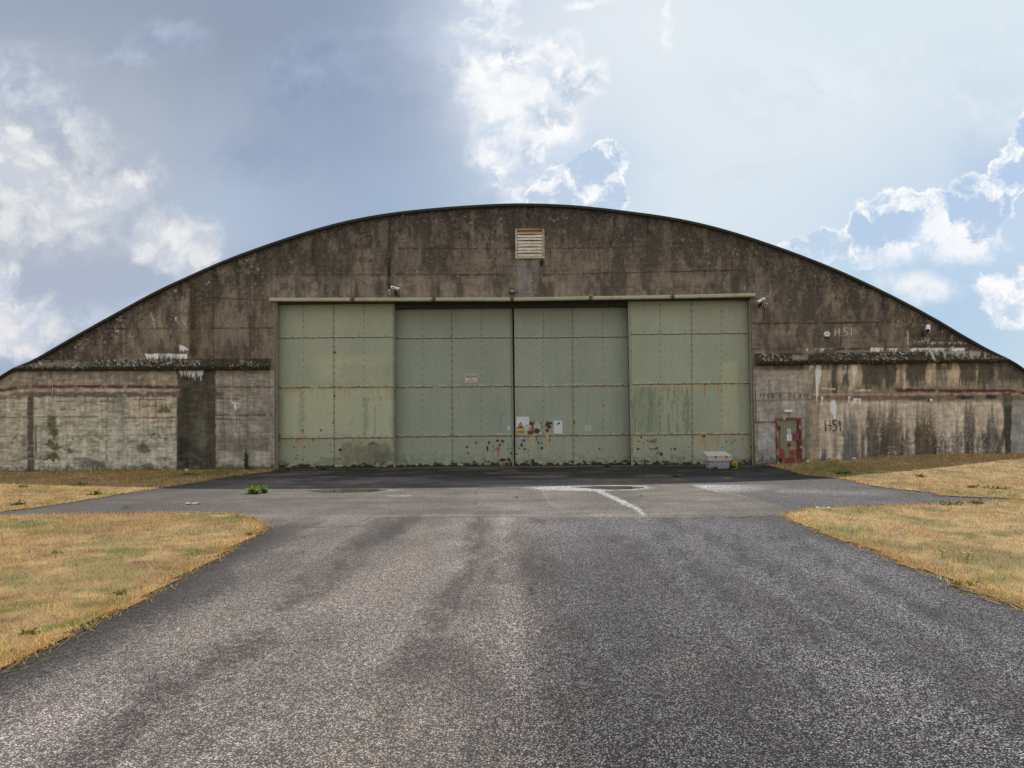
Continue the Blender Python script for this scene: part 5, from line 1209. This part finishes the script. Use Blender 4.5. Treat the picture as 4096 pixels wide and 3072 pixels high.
# damp: darkens and smooths
wet = np.zeros(len(x))
def wl(m_, a): 
    global wet
    wet = np.maximum(wet, np.clip(m_, 0, 1) * a)
wn = fbm(X / 1.6, Y / .5, 4, 630)
wl(sm((1932 - y) / 10) * sm(wn - (y - 1895) / 260, .34, .46) * sm((x - 1050) / 80), .85); wl(sm((1962 - y) / 14) * sm(wn, .46, .56) * sm((x - 640) / 80) * sm((2100 - x) / 200), .7)
xw, yw = C.warp(14, 40, 640); yw2 = y + (fbm(x / 30, y / 6, 3, 641) - .5) * 5
def ell(cx, cy, rx, ry, xx=None): return 1 - sm(np.sqrt(((xw - cx) / rx) ** 2 + ((yw2 - cy) / ry) ** 2), .75, 1.1)
spk = sm(fbm(X / .05, Y / .10, 2, 645), .42, .58)
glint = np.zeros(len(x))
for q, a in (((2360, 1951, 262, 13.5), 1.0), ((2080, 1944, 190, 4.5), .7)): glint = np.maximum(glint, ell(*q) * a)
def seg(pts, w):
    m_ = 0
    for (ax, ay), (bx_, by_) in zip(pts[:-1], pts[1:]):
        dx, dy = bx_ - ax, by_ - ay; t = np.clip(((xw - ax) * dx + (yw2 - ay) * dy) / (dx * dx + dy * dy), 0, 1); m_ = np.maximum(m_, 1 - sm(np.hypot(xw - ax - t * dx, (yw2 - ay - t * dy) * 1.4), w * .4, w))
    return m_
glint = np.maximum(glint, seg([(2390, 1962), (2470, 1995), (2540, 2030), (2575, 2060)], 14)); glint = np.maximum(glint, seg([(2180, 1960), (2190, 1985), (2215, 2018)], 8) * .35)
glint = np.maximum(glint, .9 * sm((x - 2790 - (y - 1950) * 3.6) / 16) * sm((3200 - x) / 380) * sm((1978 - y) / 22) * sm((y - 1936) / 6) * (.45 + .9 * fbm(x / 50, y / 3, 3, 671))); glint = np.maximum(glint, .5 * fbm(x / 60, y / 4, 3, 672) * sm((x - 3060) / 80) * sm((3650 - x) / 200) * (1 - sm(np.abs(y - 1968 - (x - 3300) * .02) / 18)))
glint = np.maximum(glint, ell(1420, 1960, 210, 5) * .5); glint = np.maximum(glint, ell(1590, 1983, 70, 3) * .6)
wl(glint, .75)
C.mul(1 - (.38 + .30 * sm((1925 - y) / 30)) * wet * (y < 1945) - .35 * wet * (y >= 1945))
m = bpy.data.materials.new('asphalt'); m.use_nodes = True; t = NT(m.node_tree); P = t.new('ShaderNodeBsdfPrincipled'); t.put(t.new('ShaderNodeOutputMaterial').inputs[0], P.outputs[0])
pos = t.new('ShaderNodeNewGeometry').outputs['Position']; vc = t.new('ShaderNodeVertexColor', layer_name='Col').outputs[0]
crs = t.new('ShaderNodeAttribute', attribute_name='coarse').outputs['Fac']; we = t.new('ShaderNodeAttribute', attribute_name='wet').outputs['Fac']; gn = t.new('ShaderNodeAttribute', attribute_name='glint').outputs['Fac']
vo = t.new('ShaderNodeTexVoronoi', feature='F1'); t.put(vo.inputs['Vector'], pos); vo.inputs['Scale'].default_value = 84; vo.inputs['Randomness'].default_value = 1.0
sepc = t.new('ShaderNodeSeparateColor'); t.put(sepc.inputs[0], vo.outputs['Color'])
vo2 = t.new('ShaderNodeTexVoronoi', feature='F1'); t.put(vo2.inputs['Vector'], pos); vo2.inputs['Scale'].default_value = 30
sep2 = t.new('ShaderNodeSeparateColor'); t.put(sep2.inputs[0], vo2.outputs['Color'])
chip = t.add(t.mul(t.ss(sepc.outputs[0], .15, .9), .8), t.mul(sep2.outputs[1], .2))
gapd = t.ss(vo.outputs['Distance'], .24, .60, 1.0, 0.0)
k_ = t.mul(t.add(.45, t.mul(t.m('POWER', chip, 1.25), 1.55)), t.add(.10, t.mul(gapd, 1.0)))
k_ = t.add(1.0, t.mul(t.sub(t.mul(k_, 1.45), 1.0), t.add(.25, t.mul(crs, .85))))
nn_ = t.noise(pos, 14, 4, .65); k_ = t.mul(k_, t.ss(nn_, .3, .7, .80, 1.2)); nn2 = t.noise(t.scale(pos, (1, .45, 1)), 30, 3, .7); k_ = t.mul(k_, t.ss(nn2, .32, .68, .72, 1.28))
tint = t.mix(t.mul(crs, .55), (1, 1, 1), t.mix(sep2.outputs[0], (1.16, 1.0, .84), (.88, .99, 1.14)))
t.put(P.inputs['Base Color'], t.mix(1.0, t.mix(1.0, vc, k_, 'MULTIPLY'), tint, 'MULTIPLY'))
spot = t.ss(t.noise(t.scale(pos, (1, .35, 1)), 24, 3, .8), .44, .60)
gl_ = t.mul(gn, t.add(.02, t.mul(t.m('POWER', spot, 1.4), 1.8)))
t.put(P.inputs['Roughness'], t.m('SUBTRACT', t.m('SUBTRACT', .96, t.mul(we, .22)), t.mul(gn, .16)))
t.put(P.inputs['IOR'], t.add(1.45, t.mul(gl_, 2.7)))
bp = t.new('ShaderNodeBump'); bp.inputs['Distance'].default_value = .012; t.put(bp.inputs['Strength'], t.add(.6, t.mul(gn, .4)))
t.put(bp.inputs['Height'], t.add(t.mul(t.ss(vo.outputs['Distance'], 0.0, .8, 1.0, 0.0), .6), t.mul(chip, .5))); t.put(P.inputs['Normal'], bp.outputs[0])
coarse = np.clip(nearm * (.62 + .45 * sm((x - 1700) / 900)) + .45 * far * sm((x - 2890 - (y - 1960) * 3.6) / 10) + .45 * far, 0, 1)
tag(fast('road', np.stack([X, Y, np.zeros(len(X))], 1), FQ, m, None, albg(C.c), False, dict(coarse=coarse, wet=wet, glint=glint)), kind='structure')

# puddles
M_wat = mat('puddle_water', (.030, .026, .020), .03, spec=.6)
def puddle(pts):
    q = []
    n_ = len(pts)
    for i in range(n_):
        (ax, ay), (bx_, by_) = pts[i], pts[(i + 1) % n_]
        for t_ in np.linspace(0, 1, 7)[:-1]: q.append((ax + (bx_ - ax) * t_ + random.uniform(-4, 4), ay + (by_ - ay) * t_ + random.uniform(-.35, .35)))
    g = [G(a_, b_) for a_, b_ in q]; ar = sum(g[i][0] * g[(i + 1) % len(g)][1] - g[(i + 1) % len(g)][0] * g[i][1] for i in range(len(g)))
    if ar < 0: g = g[::-1]
    o = MB().add([(a_, b_, .005) for a_, b_ in g], [tuple(range(len(g)))]).build('puddle', M_wat); tag(o, kind='structure')
puddle([(1225, 1963), (1290, 1958), (1400, 1956), (1500, 1957), (1560, 1960), (1490, 1967), (1380, 1971), (1290, 1970)])
puddle([(2290, 1948), (2400, 1944), (2500, 1945), (2575, 1949), (2580, 1952), (2510, 1957), (2440, 1959), (2370, 1955)])


# lawns
def lawn_colour(X, Y):
    px_, py_ = proj(X, Y, 0 * X)
    c_ = Canvas(px_, py_, (196, 164, 114)); n1_ = fbm(X / .9, Y / 1.1, 4, 700); n2_ = fbm(X / .25, Y / .3, 3, 701); n3_ = fbm(X / 2.6, Y / 3, 3, 703)
    c_.mul(.72 + .50 * n2_); c_.mix(sm(n3_, .5, .68), (208, 176, 126), .6)
    c_.mix(sm(n1_, .56, .72), (140, 134, 84), .7); c_.mix(sm(fbm(X / .5, Y / .6, 3, 702), .68, .78), (108, 124, 56), .8)
    for q in ((130, 2110, 260, 18), (850, 2080, 200, 14), (1000, 2075, 60, 10), (60, 2330, 60, 30), (480, 2410, 60, 16), (360, 2440, 70, 18), (3400, 2130, 110, 20), (3300, 2120, 60, 14), (3480, 2180, 80, 12), (3430, 2045, 120, 10), (3900, 1985, 120, 8), (4050, 1980, 100, 9),
              (3300, 1885, 160, 12), (3360, 1900, 90, 8), (200, 1965, 120, 6), (400, 1975, 70, 10), (60, 2030, 80, 10), (180, 2010, 60, 8), (760, 1905, 120, 8), (860, 1895, 140, 10), (4000, 2330, 60, 22), (3850, 2250, 60, 14)):
        c_.blob(*q, (116, 126, 60), .6, .8, 22, 30, 704)
    e_ = np.minimum(np.minimum(edge_dist(P_LN, X, Y), edge_dist(P_RN, X, Y)), np.minimum(edge_dist(P_LF, X, Y), edge_dist(P_RF, X, Y)))
    c_.mix((1 - sm(e_ / (.15 + .5 * n1_))) * sm(fbm(X / .4, Y / .4, 3, 705), .35, .5), (200, 150, 98), .5); c_.mix(sm(fbm(X / 1.3, Y / 1.6, 4, 706), .52, .66), (182, 142, 92), .5); c_.mix(sm(fbm(X / .16, Y / .2, 2, 707), .62, .8), (120, 96, 62), .5)
    return c_.c


M_soil = mat('dry_turf', attr=True, rough=.95, nscale=60, namt=.4, bump=.6, bscale=50)
gm = bpy.data.materials.new('grass_blades'); gm.use_nodes = True; t = NT(gm.node_tree)
vc = t.new('ShaderNodeVertexColor', layer_name='Col').outputs[0]; d_ = t.new('ShaderNodeBsdfDiffuse'); t.put(d_.inputs[0], vc); tr = t.new('ShaderNodeBsdfTranslucent'); t.put(tr.inputs[0], vc)
ms = t.new('ShaderNodeMixShader'); ms.inputs[0].default_value = .38; t.put(ms.inputs[1], d_.outputs[0]); t.put(ms.inputs[2], tr.outputs[0]); t.put(t.new('ShaderNodeOutputMaterial').inputs[0], ms.outputs[0])

allp = []; rg = np.random.default_rng(3)
for P_, bx_ in ((P_LN, (-18, -1.5, 4.0, 16)), (P_LF, (-26, -9.5, 14, D)), (P_RF, (8.5, 28, 14, D)), (P_RN, (3.5, 21, 4.5, 19))):
    # turf sheet (fan-free: grid clipped by the outline)
    gx_ = np.arange(-60, 60.01, .5); 
    xs_ = np.unique(np.concatenate([np.arange(-60, bx_[0], 2.0), np.arange(bx_[0], bx_[1], .09), np.arange(bx_[1], 60.1, 2.0)])); ys_ = np.unique(np.concatenate([np.arange(-20, bx_[2], 2.0), np.arange(bx_[2], bx_[3] + .1, .09)]))
    X, Y = np.meshgrid(xs_, ys_, indexing='ij'); n_, m_ = X.shape; X = X.ravel(); Y = Y.ravel()
    i, j = np.meshgrid(np.arange(n_ - 1), np.arange(m_ - 1), indexing='ij'); a = (i * m_ + j).ravel(); FQ = np.stack([a, a + m_, a + m_ + 1, a + 1], 1)
    ins = inside(P_, X, Y); FQ = FQ[ins[FQ].all(1)]
    z = .012 + lawnz(X, Y, P_) + .02 * (1 - np.exp(-edge_dist(P_, X, Y) * 4))
    tag(fast('lawn', np.stack([X, Y, z], 1), FQ, M_soil, None, albg(lawn_colour(X, Y) * .72, .95)), kind='structure')
    # blades
    for y0, y1, dens, sc_ in ((4.0, 7.5, 4200, 1.0), (7.5, 11, 2600, 1.2), (11, 16, 1500, 1.6), (16, 22, 800, 2.1), (22, 29, 520, 2.6)):
        ya, yb_ = max(y0, bx_[2]), min(y1, bx_[3])
        if ya >= yb_: continue
        wmax = 1.12 * yb_ + 3.0; xa, xb = max(bx_[0], -wmax), min(bx_[1], wmax)
        if xa >= xb: continue
        N = int((xb - xa) * (yb_ - ya) * dens); X = rg.uniform(xa, xb, N); Y = rg.uniform(ya, yb_, N); k = inside(P_, X, Y) & (np.abs(X) < 1.0 * Y + 2.5); X, Y = X[k], Y[k]
        ed = edge_dist(P_, X, Y); X = X + np.where(ed < .12, rg.normal(0, .05, len(X)), 0)
        allp.append((X, Y, np.full(len(X), sc_), lawnz(X, Y, P_)))
X = np.concatenate([q[0] for q in allp]); Y = np.concatenate([q[1] for q in allp]); S_ = np.concatenate([q[2] for q in allp]); ZL = np.concatenate([q[3] for q in allp]); N = len(X)
cl = lawn_colour(X, Y); cl = cl * np.array((1.09, .98, .90)) * rg.uniform(.45, 1.42, (N, 1)) * (1 + rg.normal(0, .04, (N, 3)))
gsel = rg.random(N) < .05; cl[gsel] = np.array((104, 122, 54)) * rg.uniform(.8, 1.2, (gsel.sum(), 1))
z0 = ZL + .01; ang = rg.uniform(0, 2 * np.pi, N); hh = rg.gamma(3, .0095, N) * (1 + .15 * S_) + .006; lean = rg.normal(0, .65, (N, 2)) * hh[:, None]; wd = rg.uniform(.0018, .0034, N) * S_
long_ = rg.random(N) < .03; hh[long_] *= 1.8
b0 = np.stack([X - wd * np.cos(ang), Y - wd * np.sin(ang), z0], 1); b1 = np.stack([X + wd * np.cos(ang), Y + wd * np.sin(ang), z0], 1); tp = np.stack([X + lean[:, 0], Y + lean[:, 1], z0 + hh], 1)
V = np.stack([b0, b1, tp], 1).reshape(-1, 3); cc = np.repeat(cl, 3, 0)
tag(fast('grass', V, np.arange(3 * N).reshape(-1, 3), gm, None, albg(np.clip(cc, 0, 255), .74)), 'short dry straw-coloured grass on both sides of the tarmac', 'grass', kind='stuff')
# loose straw along the lawn edge
N = 900; seg_ = []
for P_, rng_ in ((P_LN, range(0, 19)), (P_RN, range(6, 20)), (P_LF, range(1, 8)), (P_RF, range(1, 9))):
    for i in rng_: seg_.append((P_[i], P_[i + 1]))
vs = []; cs = []
for i in range(N):
    a_, b_ = seg_[rg.integers(len(seg_))]; t_ = rg.random(); p = a_ * (1 - t_) + b_ * t_ + rg.normal(0, .07, 2); th = math.atan2(*(b_ - a_)[::-1]) + rg.normal(0, .5); ln = rg.uniform(.06, .28); w_ = .003 * max(1, p[1] / 8)
    d_ = np.array([math.cos(th), math.sin(th)]); nrm = np.array([-d_[1], d_[0]]) * w_; z_ = .006 + rg.uniform(0, .03)
    vs += [(*(p - d_ * ln / 2 - nrm), z_), (*(p + d_ * ln / 2 - nrm), z_ + .008), (*(p + d_ * ln / 2 + nrm), z_ + .009), (*(p - d_ * ln / 2 + nrm), z_ + .001)]; cs += [np.array((214, 184, 128)) * rg.uniform(.75, 1.1)] * 4
tag(fast('straw', vs, np.arange(4 * N).reshape(-1, 4), gm, None, albg(np.clip(cs, 0, 255))), 'loose pale straw lying along the edges of the lawns', 'straw', kind='stuff')

# ------------------------------------------------------------------ plants and litter
def leafy(name, label, px, py, w, h, n_, c, cat='weed', upright=0.0, size=.03, group=None, gy=None, k=KG):
    gx_, gyy = G(px, py)
    if gy: gyy = gy; gx_ = W(px, 1850, gy)[0]
    zb = float(lawnz(np.array([gx_]), np.array([gyy]))[0]) if abs(gx_) > 8 else 0.0
    S = root(name, (gx_, gyy, zb), label, cat, group); vs = []; cs = []; sv_ = []; r_ = np.random.default_rng(int(px * 7 + py)); lin_ = lambda q: np.clip(lin(np.clip(q, 0, 255)) / k, .003, .9)
    stems = max(4, n_ // 26)
    mb = MB(); tips = []
    for i in range(stems):
        a_ = r_.uniform(0, 6.28); rad = w / 2 * math.sqrt(r_.random()) * (1 - .6 * upright); hh_ = h * r_.uniform(.45, 1.0) * (1 - .5 * rad / w)
        b_ = np.array([gx_ + math.cos(a_) * .004, gyy + math.sin(a_) * .004, zb]); t_ = np.array([gx_ + math.cos(a_) * rad, gyy + math.sin(a_) * rad, zb + hh_]); tips.append((b_, t_)); mb.cyl(b_, t_, .004 * (1 + h), .002, 4)
    mb.build('stems', mat('stem_green', alb((84, 92, 48), .6), .9), S)
    for i in range(n_):
        b_, t_ = tips[r_.integers(len(tips))]; q = r_.uniform(.15, 1.0); p = b_ * (1 - q) + t_ * q + r_.normal(0, size * .9, 3) * (1 - .5 * upright); p[2] = max(p[2], zb + .01)
        s_ = size * r_.uniform(.6, 1.3) * (1 - .4 * q * upright); a_ = r_.uniform(0, 6.28); el = r_.uniform(-.2, .9) + upright * .5
        u_ = np.array([math.cos(a_) * math.cos(el), math.sin(a_) * math.cos(el), math.sin(el)]); v_ = np.cross(u_, (0, 0, 1.0)); v_ /= np.linalg.norm(v_) + 1e-9; v_ = v_ * .55
        vs += [p - u_ * s_, p + v_ * s_, p + u_ * s_, p - v_ * s_]; cs += [np.array(c) * r_.uniform(.7, 1.2)] * 4
    fast('leaves', vs, np.arange(4 * n_).reshape(-1, 4), gm, S, lin_(np.array(cs))); return S


leafy('leafy_weed', 'bright green leafy weed growing from the tarmac left of the puddle', 1020, 1974, .50, .23, 300, (150, 178, 68), size=.045)
leafy('leafy_weed', 'lower green weed joined to the right of the bright leafy weed', 1060, 1971, .28, .22, 160, (140, 172, 66), size=.04)
leafy('tall_weed', 'tall dark weed standing against the wall left of the doors', 985, 1881, .26, 1.0, 340, (58, 82, 44), upright=1.0, size=.055, gy=D - .15, k=.55)
leafy('dry_weed', 'dry brown weeds at the foot of the wall beside the tall dark weed', 1015, 1884, .9, .16, 120, (104, 86, 62), size=.04, gy=D - .2, k=.55)
leafy('low_weed', 'low dark weed on the shaded tarmac in front of the right door', 2702, 1909, .42, .10, 130, (74, 92, 52), size=.04, k=.5)
for i, (px, py, w, h, lb) in enumerate(((1155, 1884, .5, .14, 'weed clump at the left foot of the leftmost door'), (1285, 1882, .7, .16, 'green weed clump under the middle of the leftmost door'), (1390, 1880, .3, .10, 'small weed tuft under the right half of the leftmost door'),
                                      (2436, 1872, .4, .09, 'small weed tuft at the foot of the third door'), (2860, 1876, .25, .10, 'weed tuft in front of the grit bin'), (2934, 1877, .22, .13, 'weed tuft between the grit bin and the yellow tub'))):
    leafy('weed_tuft', lb, px, py, w, h, 110, (70, 98, 50) if i < 3 else (60, 74, 40), size=.035, group='weed tufts along the doors', gy=(D + .1 if i < 4 else by - .08), k=.5)
for i, (px, py, w, lb) in enumerate(((3370, 1905, .7, 'green weed clump at the edge of the shaded grass right of the side door'), (3686, 1917, .5, 'green weed clump alone in the far right lawn'), (3905, 1955, .6, 'green weed clump near the lower edge of the far right lawn'), (3990, 1960, .8, 'larger green weed clump by the right frame edge of the far lawn'),
                                     (3805, 2024, .6, 'green weed clump on the top edge of the near right lawn'), (3920, 2021, .4, 'smaller green weed clump on the top edge of the near right lawn'), (3845, 2348, .30, 'green rosette weed at the tarmac edge of the near right lawn'),
                                     (105, 1953, .5, 'green weed clump in the far left lawn by the frame edge'), (313, 1946, .5, 'green weed clump in the far left lawn, second from the frame edge'), (380, 1983, .7, 'green weed clump near the tarmac edge of the far left lawn'), (757, 1903, .5, 'dark green weed clump in the shaded far left lawn'),
                                     (62, 2025, .35, 'dark weed clump low in the far left lawn'), (998, 2144, .14, 'small green tuft near the rounded tip of the near left lawn'), (120, 2546, .18, 'dark grassy tuft low in the near left lawn'), (222, 2221, .22, 'green tuft in the middle of the near left lawn'), (480, 2385, .20, 'bright green tuft near the edge of the near left lawn'))):
    leafy('weed_clump', lb, px, py, w, .07 if w > .3 else .06, int(90 + 120 * w), (96, 118, 56), size=.04 if w > .3 else .022, group='green weeds in the dry lawns')
for px, py, lb in ((3768, 2218, 'yellow flower head left of the other in the near right lawn'), (3868, 2226, 'yellow flower cluster in the near right lawn')):
    gx_, gyy = G(px, py, .06); S = root('yellow_flower', (gx_, gyy, .02), lb, 'flower', 'yellow flowers in the right lawn'); mb = MB(); ms_ = MB()
    for q in range(5):
        fx, fy = gx_ + random.uniform(-.028, .028), gyy + random.uniform(-.028, .028); ms_.cyl((gx_, gyy, .02), (fx, fy, .10), .002, .002, 4); mb.cyl((fx, fy, .10), (fx, fy, .112), .020, .026, 8)
    mb.build('petals', mat('petal_yellow', (.75, .50, .03), .6), S); ms_.build('stems', MATS['stem_green'], S)


def scrap(name, label, cat, px, py, pts, zt, material):
    gx_, gyy = G(px, py); o = MB(); o.add([(gx_ + a_, gyy + b_, .008 + c_ * zt) for a_, b_, c_ in pts] + [(gx_ + a_, gyy + b_, .004 + c_ * zt) for a_, b_, c_ in pts], [])
    n_ = len(pts); o.f += [tuple(range(n_)), tuple(range(2 * n_ - 1, n_ - 1, -1))] + [(i, i + n_, (i + 1) % n_ + n_, (i + 1) % n_) for i in range(n_)]
    tag(o.build(name, material), label, cat)
scrap('paper_scrap', 'crumpled white paper scrap on the tarmac left of the leafy weed', 'litter', 770, 2016, [(-.16, -.05, 0), (-.04, -.10, .6), (.06, -.03, .1), (.20, -.08, .8), (.21, .03, .2), (.05, .06, 1), (-.06, .02, .2), (-.15, .09, .9)], .03, mat('paper', (.42, .41, .38), .8, nscale=30, namt=.3))
scrap('plastic_strip', 'white plastic strip at the tip of the near right lawn', 'litter', 3292, 2035, [(-.14, -.02, .7), (0, -.05, 0), (.14, -.03, .5), (.14, .02, .6), (0, 0, .1), (-.14, .03, .9)], .04, M_sign)
scrap('wood_stick', 'short pale stick on the shaded tarmac in front of the grit bin', 'stick', 2913, 1914, [(-.12, -.02, .2), (.12, -.012, .4), (.12, .012, .4), (-.12, .012, .2)], .05, mat('pale_wood', alb((170, 130, 100), .5), .8))
scrap('dark_stone', 'small dark stone on the tarmac between the two puddles', 'stone', 2068, 1992, [(-.05, -.03, 0), (.04, -.04, .4), (.06, .02, .3), (0, .05, 1), (-.05, .03, .6)], .04, M_dark)
scrap('dark_stone', 'small dark stone on the tarmac right of the bright wet streak', 'stone', 2566, 1986, [(-.04, -.03, 0), (.03, -.03, .4), (.04, .02, .3), (0, .04, 1), (-.04, .03, .6)], .04, M_dark)
scrap('dark_scrap', 'small dark scrap on the tarmac near the left frame edge', 'litter', 508, 2032, [(-.09, -.03, .2), (.08, -.04, .6), (.09, .02, .3), (-.02, .04, 1), (-.08, .03, .4)], .03, M_dark)
# a few loose stones by the wall foot
for i, (px, lb) in enumerate(((746, 'pale stone at the wall foot below the dark patch'), (3232, 'pale stone at the wall foot right of the side door'), (3417, 'pale stone at the far end of the crack at the right wall foot'))):
    gx_ = W(px, 1850, D - .2)[0]; zz = float(lawnz(np.array([gx_]), np.array([D - .2]))[0]) + .02; mb = MB(); r_ = random.Random(i); vv = [(gx_ + .09 * math.cos(q) * r_.uniform(.7, 1.1), D - .2 + .07 * math.sin(q) * r_.uniform(.7, 1.1), zz) for q in np.linspace(0, 2 * math.pi, 8)[:-1]]
    vt_ = [(gx_ + (a_ - gx_) * .6, D - .2 + (b_ - D + .2) * .6, c_ + .07 * r_.uniform(.7, 1.1)) for a_, b_, c_ in vv]; mb.add(vv + vt_, [(q, (q + 1) % 7, (q + 1) % 7 + 7, q + 7) for q in range(7)] + [tuple(range(7, 14))]); tag(mb.build('stone', M_cream), lb, 'stone', 'pale stones along the wall foot')
